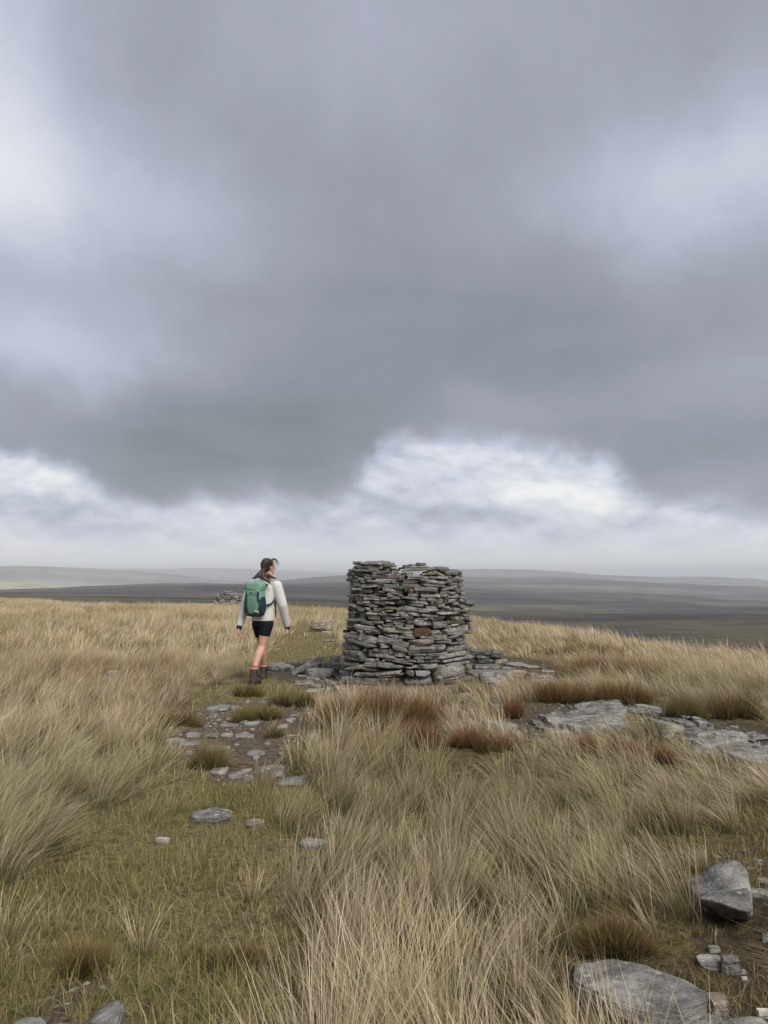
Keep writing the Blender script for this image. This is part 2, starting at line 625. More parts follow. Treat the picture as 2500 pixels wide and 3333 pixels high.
BARE = [poly([(2150, 3700), (2330, 3290), (2340, 3090), (2270, 2990), (2290, 2830), (2400, 2680), (2470, 2600), (2700, 2640), (2900, 3700)]),
        poly([(1960, 3600), (1880, 3110), (2100, 3115), (2310, 3220), (2320, 3600), (2100, 3600)])]


def zone(x, y):
    """1 = short turf, 2 = worn earth, 3 = broken rock, 4 = bare ground with thin turf, 0 = long grass"""
    wx = x + (fbm(x * 2.3, y * 2.3, 101, 4) - 0.5) * 0.55
    wy = y + (fbm(x * 2.3, y * 2.3, 157, 4) - 0.5) * 0.75
    z = np.zeros(x.shape, int)
    for P in TURF:
        z[inside(P, wx, wy)] = 1
    for P in BARE:
        z[inside(P, wx, wy)] = 4
    for P in DIRT:
        z[inside(P, wx, wy)] = 2
    for P in SCREE:
        z[inside(P, x + (wx - x) * 0.4, y + (wy - y) * 0.4)] = 3
    return z


# ------------------------------------------------------------------ ground and moorland sheets
def polar_sheet(name, radii, azs, mat, center=False):
    R, A = np.meshgrid(radii, azs, indexing='ij')
    X = R * np.sin(A)
    Y = R * np.cos(A)
    Z = land_z(X.ravel(), Y.ravel()).reshape(X.shape)
    nr, na = X.shape
    V = np.stack([X, Y, Z], -1).reshape(-1, 3)
    i = np.arange(nr - 1)[:, None] * na
    j = np.arange(na)[None, :]
    jn = (j + 1) % na
    q = np.stack([i + j, i + jn, i + na + jn, i + na + j], -1).reshape(-1, 4)[:, ::-1]
    faces = q.tolist()
    if center:
        V = np.vstack([V, [[0, 0, gz(0, 0)]]])
        c = len(V) - 1
        faces += [[int((k + 1) % na), int(k), c] for k in range(na)]
        faces[-na:] = [[f[0], f[1], f[2]] for f in faces[-na:]]
    o = mesh_obj(name, V, faces, mat, None, True)
    return o, V


front = np.linspace(-0.72, 0.72, 300)
back = np.linspace(0.72, 2 * pi - 0.72, 60)[1:-1]
AZS = np.concatenate([front, back])
g_r = np.concatenate([np.geomspace(0.7, 16, 150), np.geomspace(16, 100, 50)[1:]])
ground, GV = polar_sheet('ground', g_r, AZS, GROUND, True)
ground['kind'] = 'structure'
zn = zone(GV[:, 0], GV[:, 1])
gcol = np.empty((len(GV), 4))
gcol[:, 3] = 1
rr_ = np.hypot(GV[:, 0], GV[:, 1])
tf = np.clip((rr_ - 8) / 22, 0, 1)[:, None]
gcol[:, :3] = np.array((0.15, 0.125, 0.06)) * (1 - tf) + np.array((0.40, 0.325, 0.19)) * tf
for zi, c in ((1, (0.24, 0.20, 0.105)), (2, (0.175, 0.140, 0.105)), (3, (0.13, 0.11, 0.085)), (4, (0.10, 0.080, 0.048))):
    gcol[zn == zi, :3] = c
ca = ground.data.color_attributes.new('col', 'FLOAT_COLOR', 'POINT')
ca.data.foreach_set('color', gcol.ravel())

front2 = np.linspace(-0.72, 0.72, 300)
AZ2 = np.concatenate([front2, back])
m_r = np.concatenate([np.geomspace(100, 900, 60), np.geomspace(900, 16000, 150)[1:], np.geomspace(16000, 21000, 6)[1:]])
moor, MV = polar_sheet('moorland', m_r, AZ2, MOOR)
moor['kind'] = 'structure'

# ------------------------------------------------------------------ haze over the dales
def build_haze():
    x0, x1, y0, y1 = -21500, 21500, -21500, 21500
    z0 = float(MV[:, 2].min()) - 1.0
    z1 = max(float(MV[:, 2].max()), 4.0) + 4.0
    v = [(x, y, z) for z in (z0, z1) for y in (y0, y1) for x in (x0, x1)]
    f = [(0, 2, 3, 1), (4, 5, 7, 6), (0, 1, 5, 4), (2, 6, 7, 3), (0, 4, 6, 2), (1, 3, 7, 5)]
    m = bpy.data.materials.new('hazy_air')
    m.use_nodes = True
    t = NT(m.node_tree)
    t.n.clear()
    out = t.new('ShaderNodeOutputMaterial')
    pv = t.new('ShaderNodeVolumePrincipled')
    pv.inputs['Color'].default_value = (0.90, 0.945, 1.0, 1)
    pv.inputs['Density'].default_value = 1.45e-4
    pv.inputs['Anisotropy'].default_value = 0.0
    t.l.new(pv.outputs[0], out.inputs['Volume'])
    o = mesh_obj('haze', v, f, m)
    o['kind'] = 'stuff'
    o['label'] = 'thin pale haze lying over the distant moors'


build_haze()
#@@ROCKS

# ------------------------------------------------------------------ stones
_TOPO = {}


def cube_topo(nx, ny, nz):
    key = (nx, ny, nz)
    if key in _TOPO:
        return _TOPO[key]
    idx = {}
    P = []
    faces = []

    def vid(i, j, k):
        q = (i, j, k)
        if q not in idx:
            idx[q] = len(P)
            P.append((2 * i / nx - 1, 2 * j / ny - 1, 2 * k / nz - 1))
        return idx[q]
    for i in range(nx):
        for j in range(ny):
            faces.append((vid(i, j, 0), vid(i, j + 1, 0), vid(i + 1, j + 1, 0), vid(i + 1, j, 0)))
            faces.append((vid(i, j, nz), vid(i + 1, j, nz), vid(i + 1, j + 1, nz), vid(i, j + 1, nz)))
    for i in range(nx):
        for k in range(nz):
            faces.append((vid(i, 0, k), vid(i + 1, 0, k), vid(i + 1, 0, k + 1), vid(i, 0, k + 1)))
            faces.append((vid(i, ny, k), vid(i, ny, k + 1), vid(i + 1, ny, k + 1), vid(i + 1, ny, k)))
    for j in range(ny):
        for k in range(nz):
            faces.append((vid(0, j, k), vid(0, j, k + 1), vid(0, j + 1, k + 1), vid(0, j + 1, k)))
            faces.append((vid(nx, j, k), vid(nx, j + 1, k), vid(nx, j + 1, k + 1), vid(nx, j, k + 1)))
    _TOPO[key] = (np.array(P), faces)
    return _TOPO[key]


def rock_geo(l, d, h, seed, n=(6, 4, 4), cuts=5, rough=0.035, strata=0.05, taper=0.35, expo=9.0, wedge=0.0, plan_cuts=True):
    """an angular block of bedded stone, l long (x), d deep (y), h thick (z), centred on the origin"""
    rg = np.random.default_rng(seed)
    P, faces = cube_topo(*n)
    Q = np.sign(P) * np.abs(P) ** 0.8
    nrm = (np.abs(Q) ** expo).sum(1) ** (1.0 / expo)
    Q = Q / np.maximum(nrm, 1e-6)[:, None] * np.abs(P).max(1)[:, None]
    # ends of unequal height, sloping faces
    a, b_ = rg.uniform(-taper, taper, 2)
    Q[:, 2] *= 1 + Q[:, 0] * a * 0.6 - abs(a) * 0.2
    Q[:, 2] += Q[:, 0] ** 2 * rg.uniform(-0.18, 0.18)
    Q[:, 1] *= 1 + Q[:, 0] * b_ * 0.7
    Q[:, 0] += Q[:, 2] * rg.uniform(-0.12, 0.12) * min(1.0, h / l * 3)
    if wedge:
        Q[:, 2] *= 1 - wedge * (Q[:, 0] * 0.5 + 0.5)
    # broken corners
    for c in range(cuts):
        v = rg.normal(size=3)
        if plan_cuts and c % 2 == 0:
            v[2] *= 0.2
        v /= np.linalg.norm(v)
        lim = np.abs(v).sum() * rg.uniform(0.66, 0.9)
        s = Q @ v - lim
        Q = Q - np.where(s > 0, s, 0)[:, None] * v[None, :]
    S = Q * np.array([l / 2, d / 2, h / 2])
    # bedding ledges round the sides
    zz = S[:, 2] / max(h, 1e-3) * 6 + seed % 97
    led = (vnoise(zz * 1.3, np.full(len(zz), seed * 0.37), seed % 1000) - 0.5) * strata * min(l, d) * 1.2
    side = np.clip(np.hypot(Q[:, 0], Q[:, 1]) - 0.5, 0, 1)
    dirv = S.copy()
    dirv[:, 2] = 0
    dirv /= np.maximum(np.linalg.norm(dirv, axis=1), 1e-6)[:, None]
    S = S + dirv * (led * side)[:, None]
    m = min(l, d, h)
    amp = rough * (0.35 * m + 0.12 * max(l, d))
    f1 = 3.0 / max(l, d)
    for ax in range(3):
        o1, o2 = S[:, (ax + 1) % 3], S[:, (ax + 2) % 3]
        S[:, ax] += (fbm(o1 * f1 * 1.7 + seed * 1.3, o2 * f1 * 1.7 + S[:, ax] * f1 * 2, seed % 777 + ax * 5, 3) - 0.5) * amp * 2
    return S, faces


def tilt_mat(yaw=0.0, roll=0.0, pitch=0.0):
    """roll tips the long axis up on its right end, pitch tips the near edge"""
    return np.array((Matrix.Rotation(yaw, 3, 'Z') @ Matrix.Rotation(-roll, 3, 'Y') @ Matrix.Rotation(pitch, 3, 'X')))


def stone(name, loc, size, seed, yaw=0.0, roll=0.0, pitch=0.0, tint=(1, 1, 1), parent=None, **kw):
    S, faces = rock_geo(*size, seed=seed, **kw)
    S = S @ tilt_mat(yaw, roll, pitch).T
    o = mesh_obj(name, S, faces, ROCK, parent, True, radians(28))
    if parent is not None:
        loc = np.array(loc) - np.array(parent.location)
    o.location = tuple(loc)
    o.color = tuple(tint) + (1.0,)
    return o


TINT = {'': (1, 1, 1), 'r': (0.98, 0.82, 0.76), 'R': (0.58, 0.32, 0.21), 'o': (1.22, 1.08, 0.88), 'w': (1.3, 1.3, 1.27), 'd': (0.62, 0.62, 0.62),
        'l': (1.08, 1.08, 1.07), 't': (1.5, 1.27, 1.02), 'y': (1.08, 1.05, 0.86), 'W': (2.1, 2.08, 2.0)}

# ------------------------------------------------------------------ the cairn: stones of its face, traced row by row
# (left x, left y, right x, right y, thickness[, tone]) in three columns of close-ups
FACE = {}
FACE['A', 1100, 1820] = [
    (310, 95, 640, 100, 90), (600, 100, 1055, 100, 115), (1030, 150, 1120, 150, 70), (1090, 105, 1290, 108, 45), (1090, 140, 1385, 165, 70),
    (390, 170, 540, 180, 50), (520, 165, 660, 165, 40), (440, 205, 1040, 195, 75), (400, 260, 1055, 265, 90), (1045, 212, 1240, 212, 36),
    (1050, 240, 1425, 240, 40), (350, 205, 430, 205, 50), (270, 290, 380, 290, 110), (360, 240, 440, 250, 60), (380, 330, 620, 400, 90),
    (325, 345, 410, 365, 60), (560, 345, 790, 400, 80), (800, 370, 940, 350, 60), (930, 330, 1250, 290, 85), (1250, 290, 1420, 295, 70),
    (1250, 360, 1340, 365, 40), (1345, 350, 1615, 365, 70), (780, 420, 1590, 420, 88, 'r'), (225, 350, 300, 390, 70), (290, 420, 420, 450, 70),
    (185, 480, 330, 470, 120), (420, 410, 480, 450, 60), (470, 460, 680, 490, 80), (610, 440, 780, 455, 50), (690, 487, 775, 487, 30),
    (320, 515, 520, 515, 75), (500, 520, 660, 540, 60), (690, 520, 1280, 535, 70), (1280, 530, 1390, 535, 105), (1417, 475, 1417, 640, 45),
    (370, 600, 520, 600, 90), (530, 640, 1000, 600, 100), (990, 615, 1370, 615, 70), (760, 560, 1100, 590, 35), (250, 590, 400, 680, 90),
    (360, 695, 560, 690, 80), (950, 660, 1360, 665, 35), (1345, 680, 1580, 685, 70), (1055, 715, 1560, 770, 90), (400, 770, 790, 765, 85, 'd'),
    (885, 690, 1010, 710, 80, 'd'), (835, 785, 1110, 780, 60), (790, 825, 1140, 835, 40), (1150, 830, 1300, 900, 110), (1215, 810, 1520, 845, 60),
    (235, 860, 500, 850, 80), (490, 840, 690, 860, 70), (670, 860, 1000, 890, 90), (420, 945, 590, 945, 100), (580, 930, 690, 930, 80),
    (700, 930, 1000, 965, 50), (1000, 930, 1180, 930, 80), (1170, 920, 1450, 920, 100), (1180, 990, 1640, 1010, 90, 'd'), (300, 920, 410, 930, 50),
    (590, 1000, 760, 1010, 60), (760, 1000, 1120, 1070, 70), (980, 990, 1330, 1040, 55), (1480, 890, 1907, 945, 65), (1560, 735, 1625, 735, 100),
    (1450, 515, 1925, 505, 105), (1450, 615, 1970, 610, 90)]
FACE['B', 1320, 1820] = [
    (-60, 155, 110, 155, 45), (110, 140, 255, 135, 50, 'r'), (265, 125, 485, 120, 75), (-150, 205, 480, 180, 40), (485, 175, 560, 178, 30),
    (-80, 255, 740, 210, 75), (560, 198, 720, 193, 28), (720, 215, 1030, 215, 80), (20, 360, 170, 360, 90), (-70, 355, 20, 355, 80),
    (110, 410, 385, 405, 55), (490, 335, 760, 330, 100, 'y'), (740, 330, 930, 400, 80, 'o'), (380, 370, 500, 350, 60), (760, 280, 945, 285, 70),
    (560, 272, 740, 267, 28), (930, 310, 1080, 320, 110), (1070, 310, 1290, 315, 125), (1150, 255, 1270, 250, 25), (930, 405, 1090, 420, 60),
    (1130, 415, 1360, 400, 60), (360, 440, 540, 440, 70), (520, 430, 980, 450, 80), (1280, 330, 1330, 340, 60), (860, 490, 1130, 520, 105),
    (760, 560, 1000, 560, 70), (1000, 570, 1130, 590, 70), (1130, 510, 1380, 500, 110), (385, 545, 755, 535, 70), (360, 500, 470, 500, 30),
    (395, 620, 830, 640, 75), (820, 650, 935, 640, 60), (840, 710, 1225, 650, 80, 'l'), (1130, 580, 1200, 580, 40), (1220, 620, 1370, 600, 120),
    (1170, 730, 1400, 710, 110), (60, 735, 205, 730, 120, 'R'), (200, 700, 810, 740, 115), (-20, 720, 35, 720, 80), (0, 845, 355, 855, 100),
    (810, 790, 930, 790, 70), (930, 790, 1030, 780, 60), (370, 860, 560, 850, 100), (550, 860, 810, 850, 90), (740, 860, 960, 890, 70),
    (325, 940, 510, 940, 60), (500, 945, 890, 955, 80, 'o'), (900, 850, 1010, 830, 60), (960, 880, 1270, 860, 80), (1010, 800, 1180, 790, 50),
    (890, 930, 990, 1060, 35), (930, 950, 1010, 930, 70), (960, 990, 1270, 970, 90), (1280, 830, 1400, 820, 70), (1290, 900, 1400, 900, 60),
    (1270, 970, 1390, 960, 80), (120, 1010, 580, 1040, 100), (630, 1000, 630, 1082, 50), (690, 1000, 700, 1085, 50), (700, 1020, 870, 1025, 60, 'o'),
    (870, 1020, 930, 1010, 60), (1080, 1050, 1260, 1040, 80), (1390, 1010, 1530, 1020, 90), (1530, 1040, 1630, 1060, 60)]
FACE['C', 1100, 1960] = [
    (185, 50, 610, 130, 80, 'l'), (130, 85, 260, 105, 40), (430, 10, 860, 85, 70), (740, 110, 950, 105, 40), (210, 165, 480, 165, 60),
    (480, 185, 660, 180, 70), (600, 160, 750, 160, 70), (725, 210, 815, 210, 50), (810, 190, 1130, 180, 90, 'r'), (1100, 140, 1340, 150, 70, 'o'),
    (1370, 190, 1530, 140, 80), (230, 240, 455, 235, 55), (185, 315, 440, 315, 85), (470, 260, 720, 290, 100), (690, 270, 1010, 280, 70),
    (455, 350, 620, 355, 40), (670, 340, 990, 350, 120, 'y'), (1000, 240, 1160, 240, 60, 'o'), (1100, 205, 1320, 215, 50, 'o'), (940, 265, 1010, 265, 40),
    (1010, 305, 1170, 295, 40), (1150, 290, 1450, 310, 60), (1330, 250, 1640, 225, 60), (1470, 310, 1700, 320, 110), (990, 350, 1320, 350, 50, 'l'),
    (1320, 360, 1530, 375, 45), (190, 405, 680, 420, 80), (560, 460, 850, 510, 80), (700, 460, 1050, 470, 90, 'y'), (1000, 400, 1340, 400, 40),
    (1090, 440, 1320, 460, 60), (1320, 440, 1650, 450, 55), (1110, 505, 1340, 505, 36), (1300, 490, 1560, 530, 60), (1025, 535, 1350, 570, 50, 'l'),
    (1350, 520, 1540, 570, 60), (1570, 560, 1770, 580, 110), (230, 490, 500, 500, 70), (340, 560, 840, 620, 130), (150, 610, 370, 595, 60, 'l'),
    (360, 620, 600, 700, 60), (120, 680, 200, 680, 70, 'd'), (230, 700, 680, 745, 60), (170, 780, 560, 820, 150), (480, 830, 940, 900, 190),
    (640, 700, 780, 710, 40), (790, 690, 940, 670, 50), (700, 735, 990, 720, 50, 'l'), (900, 670, 1050, 680, 90), (890, 520, 1250, 720, 45),
    (1060, 640, 1760, 700, 120, 'y'), (1370, 600, 1700, 640, 40), (1020, 720, 1400, 840, 80), (1280, 770, 1420, 790, 50), (1480, 775, 1770, 790, 45),
    (1410, 825, 1790, 840, 55), (1390, 880, 1520, 890, 50), (950, 850, 1650, 1010, 150), (190, 900, 860, 1030, 90), (740, 980, 950, 1010, 100),
    (960, 950, 1080, 1000, 80)]
FACE['D', 1320, 1960] = [
    (110, 80, 420, 100, 60), (440, 125, 745, 140, 75), (730, 90, 940, 70, 70), (850, 130, 1090, 130, 70, 'o'), (-60, 140, 760, 225, 110, 'l'),
    (770, 200, 1110, 200, 65, 'l'), (1120, 180, 1300, 190, 110, 'l'), (770, 260, 1350, 280, 70), (1320, 200, 1470, 250, 60, 'r'), (1380, 165, 1530, 180, 80),
    (1290, 100, 1620, 100, 50), (10, 250, 350, 310, 80), (200, 255, 400, 250, 50), (-20, 340, 190, 350, 110), (360, 305, 990, 380, 80),
    (540, 385, 680, 400, 50), (1010, 350, 1500, 400, 90), (630, 430, 900, 410, 90), (1360, 310, 1500, 340, 50), (0, 400, 150, 420, 50),
    (0, 450, 210, 480, 60), (210, 380, 540, 390, 60), (180, 490, 620, 500, 170), (640, 540, 990, 510, 160), (980, 470, 1400, 490, 100, 'y'),
    (1500, 400, 1580, 440, 80, 'r'), (1490, 510, 1570, 510, 100, 'r'), (970, 570, 1060, 570, 50, 'w'), (1090, 555, 1280, 545, 55, 'w'), (910, 600, 980, 590, 60),
    (180, 700, 555, 695, 205, 'R'), (565, 690, 835, 690, 80), (580, 752, 860, 752, 38), (620, 790, 890, 795, 42, 'l'), (670, 845, 980, 850, 55),
    (890, 700, 1490, 630, 170), (900, 800, 980, 800, 80), (1010, 820, 1490, 700, 70), (1440, 710, 1580, 700, 80), (1150, 860, 1470, 820, 45),
    (1140, 892, 1480, 872, 38), (1070, 980, 1340, 950, 80), (1220, 930, 1480, 920, 60), (340, 835, 660, 830, 55), (90, 945, 670, 910, 125, 'r'),
    (680, 910, 1080, 940, 100, 'l'), (980, 870, 1100, 890, 40), (-20, 1010, 80, 1010, 110), (0, 830, 210, 840, 45), (1500, 600, 1560, 620, 60)]
FACE['E', 1100, 2090] = [
    (80, 100, 540, 130, 130), (70, 260, 640, 290, 150), (600, 195, 690, 195, 70), (700, 200, 820, 200, 40), (830, 190, 1195, 215, 90),
    (1000, 100, 1220, 110, 100), (1200, 230, 1320, 235, 120), (1290, 260, 1590, 280, 150), (1280, 110, 1640, 190, 120, 'r'), (670, 280, 1350, 340, 110),
    (30, 385, 870, 420, 100), (900, 415, 960, 415, 60), (1050, 430, 1110, 430, 40), (1110, 410, 1860, 440, 70, 'l'), (1280, 470, 1800, 540, 40, 'r'),
    (20, 540, 560, 500, 90), (200, 650, 660, 560, 100, 'y'), (560, 630, 910, 640, 100), (620, 530, 930, 520, 120), (920, 520, 1310, 560, 130),
    (1300, 570, 1580, 590, 100), (10, 720, 350, 730, 130), (360, 770, 830, 760, 90), (840, 760, 1520, 690, 80), (930, 830, 1560, 760, 60, 'r'),
    (0, 830, 360, 830, 60), (100, 900, 840, 880, 130), (1220, 860, 1430, 890, 60, 'r'), (930, 890, 1220, 880, 50, 'r'), (380, 930, 1000, 950, 70),
    (20, 600, 200, 640, 60)]
FACE['F', 1320, 2090] = [
    (75, 165, 945, 150, 190, 'l'), (960, 150, 1530, 115, 120), (20, 300, 495, 300, 55), (520, 305, 1020, 280, 80), (180, 360, 440, 365, 75),
    (450, 380, 640, 375, 70), (600, 375, 1480, 290, 110), (880, 450, 1615, 370, 100), (270, 450, 440, 460, 90), (440, 440, 850, 465, 70),
    (0, 610, 300, 570, 80), (0, 720, 190, 740, 120), (310, 590, 770, 570, 130), (240, 750, 600, 750, 150), (-20, 900, 660, 900, 150),
    (730, 680, 1385, 650, 300, 'w'), (790, 860, 1390, 820, 110, 'l'), (880, 940, 1390, 900, 70), (900, 520, 1580, 470, 80), (1400, 620, 1640, 600, 150, 'y'),
    (1330, 200, 1490, 190, 60), (1400, 830, 1650, 850, 90), (0, 360, 110, 370, 60), (750, 820, 850, 850, 80), (560, 650, 740, 670, 50),
    (600, 740, 760, 740, 80, 'd'), (1350, 560, 1420, 560, 100)]

CAIRN_X, CAIRN_Y = 0.285, 10.62
base_z = -0.03


def build_cairn():
    root = empty('stone_cairn', (CAIRN_X, CAIRN_Y, base_z))
    tag(root, 'tall drum-shaped cairn of stacked grey flat stones with a notched top', 'cairn')
    sc = 230.0 / 1659.0
    k = 0
    for (tile, ox, oy), rows in FACE.items():
        for row in rows:
            xl, yl, xr, yr, th = row[:5]
            tone = row[5] if len(row) > 5 else ''
            k += 1
            rg = random.Random(k * 13 + 5)
            px = ox + (xl + xr) / 2 * sc
            py = oy + (yl + yr) / 2 * sc
            Lp = math.hypot(xr - xl, yr - yl) * sc
            roll = math.atan2(-(yr - yl), xr - xl)
            hp = th * sc
            half = 212 - 22 * (2225 - py) / 390.0
            cxp = 1322 + 0.0 * py
            u = max(-0.97, min(0.97, (px - cxp) / half))
            R = half / F * 9.9
            yoff = R * (1 - abs(u) ** 2.6) ** (1 / 2.6)
            slope = (abs(u) ** 1.6) * (1 if u > 0 else -1)
            yaw = max(-0.8, min(0.8, slope * 0.85)) + rg.uniform(-0.1, 0.1)
            Yf = CAIRN_Y - yoff * 0.95 + rg.uniform(-0.025, 0.03)
            if tone == 'd':
                Yf += 0.04
            lm = Lp / F * Yf
            hm = hp / F * Yf * 0.99
            dm = rg.uniform(0.20, 0.34) if lm > 0.1 else rg.uniform(0.12, 0.2)
            steep = abs(roll) > 1.0
            lw = lm if steep else min(lm / max(cos(yaw), 0.62), lm * 1.35)
            lw *= 1.03
            c = at_depth(px, py, Yf + 0.02)
            c = c + np.array([-sin(yaw), cos(yaw), 0]) * (dm / 2 - 0.02)
            kw = dict(n=(7, 3, 4), cuts=6, rough=0.085, strata=0.05, taper=0.38, expo=14.0)
            if tile == 'F' and th == 300:
                kw = dict(n=(12, 8, 8), cuts=7, rough=0.04, strata=0.02, taper=0.25, expo=7.0)
                dm = 0.42
            if tone == 'R':
                kw.update(taper=0.04, cuts=1, rough=0.02)
            tv = TINT[tone]
            v = rg.uniform(0.88, 1.28)
            tint = (tv[0] * v, tv[1] * v * rg.uniform(0.985, 1.01), tv[2] * v * rg.uniform(0.96, 1.02))
            o = stone('stone', c, (lw, dm, hm), 1000 + k * 7, yaw, roll, rg.uniform(-0.05, 0.05), tint, root, **kw)
            if tone == 'R' and th > 150:
                o['label'] = 'rust-red square stone in the cairn face'
            if tile == 'F' and th == 300:
                o['label'] = 'large pale wedge-shaped boulder at the foot of the cairn'
    # the far side of the drum and its rubble heart
    verts = []
    faces = []

    def add(S, fs):
        b = sum(len(v) for v in verts)
        verts.append(S)
        faces.extend([[i + b for i in f] for f in fs])
    z = base_z
    rg = random.Random(99)
    while z < 1.30:
        h = rg.uniform(0.045, 0.085)
        R = 0.84 - 0.075 * z
        a = radians(-12) + rg.uniform(0, 0.2)
        while a < radians(192):
            l = rg.uniform(0.2, 0.42)
            d = rg.uniform(0.22, 0.32)
            S, fs = rock_geo(l, d, h * 1.05, rg.randrange(10 ** 6), n=(4, 2, 2), cuts=4, rough=0.05, strata=0.03)
            am = a + l / 2 / R
            S = S @ tilt_mat(am - pi / 2, rg.uniform(-0.06, 0.06)).T + np.array([cos(am) * (R - d / 2), sin(am) * (R - d / 2), z + h / 2 - base_z])
            add(S, fs)
            a += l / R * 1.01
        z += h * 0.97
    o = mesh_obj('rear_stones', np.vstack(verts), faces, ROCK, root, True, radians(28))
    o['kind'] = 'stuff'
    o.color = (0.95, 0.95, 0.95, 1)
    verts.clear()
    faces.clear()
    for q in range(150):
        a = rg.uniform(0, 2 * pi)
        rr = 0.50 * math.sqrt(rg.random())
        zq = rg.uniform(0.0, 1.22)
        S, fs = rock_geo(rg.uniform(0.25, 0.45), rg.uniform(0.25, 0.4), rg.uniform(0.10, 0.2), rg.randrange(10 ** 6), n=(3, 3, 2), cuts=4)
        add(S @ tilt_mat(a, rg.uniform(-0.3, 0.3)).T + np.array([cos(a) * rr, sin(a) * rr, zq]), fs)
    o = mesh_obj('rubble_fill', np.vstack(verts), faces, ROCK, root, True, radians(28))
    o['kind'] = 'stuff'
    o.color = (0.8, 0.8, 0.8, 1)
    return root


build_cairn()


# ------------------------------------------------------------------ the low wall far behind, traced the same way
def build_shelter():
    rows = [(400, 185, 620, 175, 30), (590, 185, 790, 205, 50), (820, 150, 890, 170, 16), (290, 270, 450, 240, 60), (460, 230, 600, 220, 35), (390, 285, 590, 270, 35),
            (600, 270, 740, 265, 60), (745, 265, 930, 280, 55), (500, 310, 620, 315, 30), (690, 325, 900, 320, 35), (900, 305, 970, 310, 50),
            (950, 245, 1240, 295, 40), (290, 345, 400, 350, 80), (270, 375, 420, 375, 40), (430, 370, 670, 360, 35), (380, 400, 600, 400, 45), (610, 385, 920, 360, 40),
            (850, 390, 960, 385, 40), (960, 395, 1150, 390, 110), (1060, 345, 1220, 345, 30), (1210, 350, 1430, 345, 65), (1130, 410, 1420, 405, 50), (330, 470, 600, 455, 45),
            (600, 450, 840, 420, 45), (280, 440, 380, 430, 40), (410, 530, 860, 490, 90), (860, 470, 960, 470, 40), (960, 490, 1180, 495, 40), (900, 520, 1090, 560, 35),
            (1230, 490, 1410, 530, 50), (1170, 460, 1400, 470, 30), (1090, 550, 1230, 590, 40), (1200, 530, 1390, 590, 70), (230, 530, 310, 520, 25), (190, 560, 400, 560, 50),
            (430, 580, 610, 580, 60), (200, 610, 330, 610, 40), (310, 610, 500, 600, 40), (620, 610, 800, 610, 60), (800, 610, 950, 610, 60), (830, 560, 960, 565, 40),
            (960, 580, 1040, 590, 50, 'w'), (1000, 620, 1220, 630, 70), (510, 650, 800, 660, 50), (1200, 630, 1380, 620, 60), (180, 660, 500, 660, 50), (800, 670, 1000, 670, 50),
            (200, 720, 600, 720, 70), (600, 730, 1000, 720, 70), (1000, 700, 1400, 700, 70)]
    Y0 = 54.0
    sc = 140.0 / 1659.0
    c0 = at_depth(680 + 800 * sc, 1910 + 740 * sc, Y0)
    root = empty('low_stone_wall', tuple(c0))
    root['kind'] = 'thing'
    tag(root, 'low tumbled dry-stone shelter wall on the far grass crest behind the walker', 'wall')
    for k, row in enumerate(rows):
        xl, yl, xr, yr, th = row[:5]
        rg = random.Random(k * 7 + 3)
        px = 680 + (xl + xr) / 2 * sc
        py = 1910 + (yl + yr) / 2 * sc
        d = rg.uniform(0.3, 0.5)
        Yf = Y0 + abs((xl + xr) / 2 - 800) / 800 * 0.5 + rg.uniform(-0.08, 0.08)
        c = at_depth(px, py, Yf) + np.array([0, d / 2, 0])
        lm = math.hypot(xr - xl, yr - yl) * sc / F * Yf * 1.05
        v = rg.uniform(1.1, 1.55)
        t = TINT[row[5]] if len(row) > 5 else (1, 1, 1)
        stone('stone', c, (lm, d, th * sc / F * Yf * 1.12), 5000 + k * 11, rg.uniform(-0.2, 0.2), math.atan2(-(yr - yl), xr - xl), 0, tuple(v * q for q in t), root,
              n=(4, 2, 2), cuts=4, rough=0.05)
    # hidden far half and filling of the wall
    verts, faces, b = [], [], 0
    rg = random.Random(5)
    for q in range(120):
        x = rg.uniform(-1.0, 1.05)
        top = 0.95 if x < 0.1 else 0.72
        zq = rg.uniform(-0.2, top - 0.12) * (1 - 0.2 * abs(x))
        S, fs = rock_geo(rg.uniform(0.3, 0.6), rg.uniform(0.3, 0.5), rg.uniform(0.07, 0.13), rg.randrange(10 ** 6), n=(3, 2, 2), cuts=3)
        S = S @ tilt_mat(rg.uniform(-0.5, 0.5), rg.uniform(-0.1, 0.1)).T + np.array([x, rg.uniform(0.3, 0.95), zq])
        verts.append(S)
        faces.extend([[i + b for i in f] for f in fs])
        b += len(S)
    o = mesh_obj('rear_stones', np.vstack(verts), faces, ROCK, root, True, radians(28))
    o['kind'] = 'stuff'
    o.color = (0.85, 0.85, 0.85, 1)


build_shelter()
#@@LOOSE

# ------------------------------------------------------------------ loose stones
FOOT = []          # footprints kept clear of grass: x, y, half length, half depth, yaw
_ls = [0]


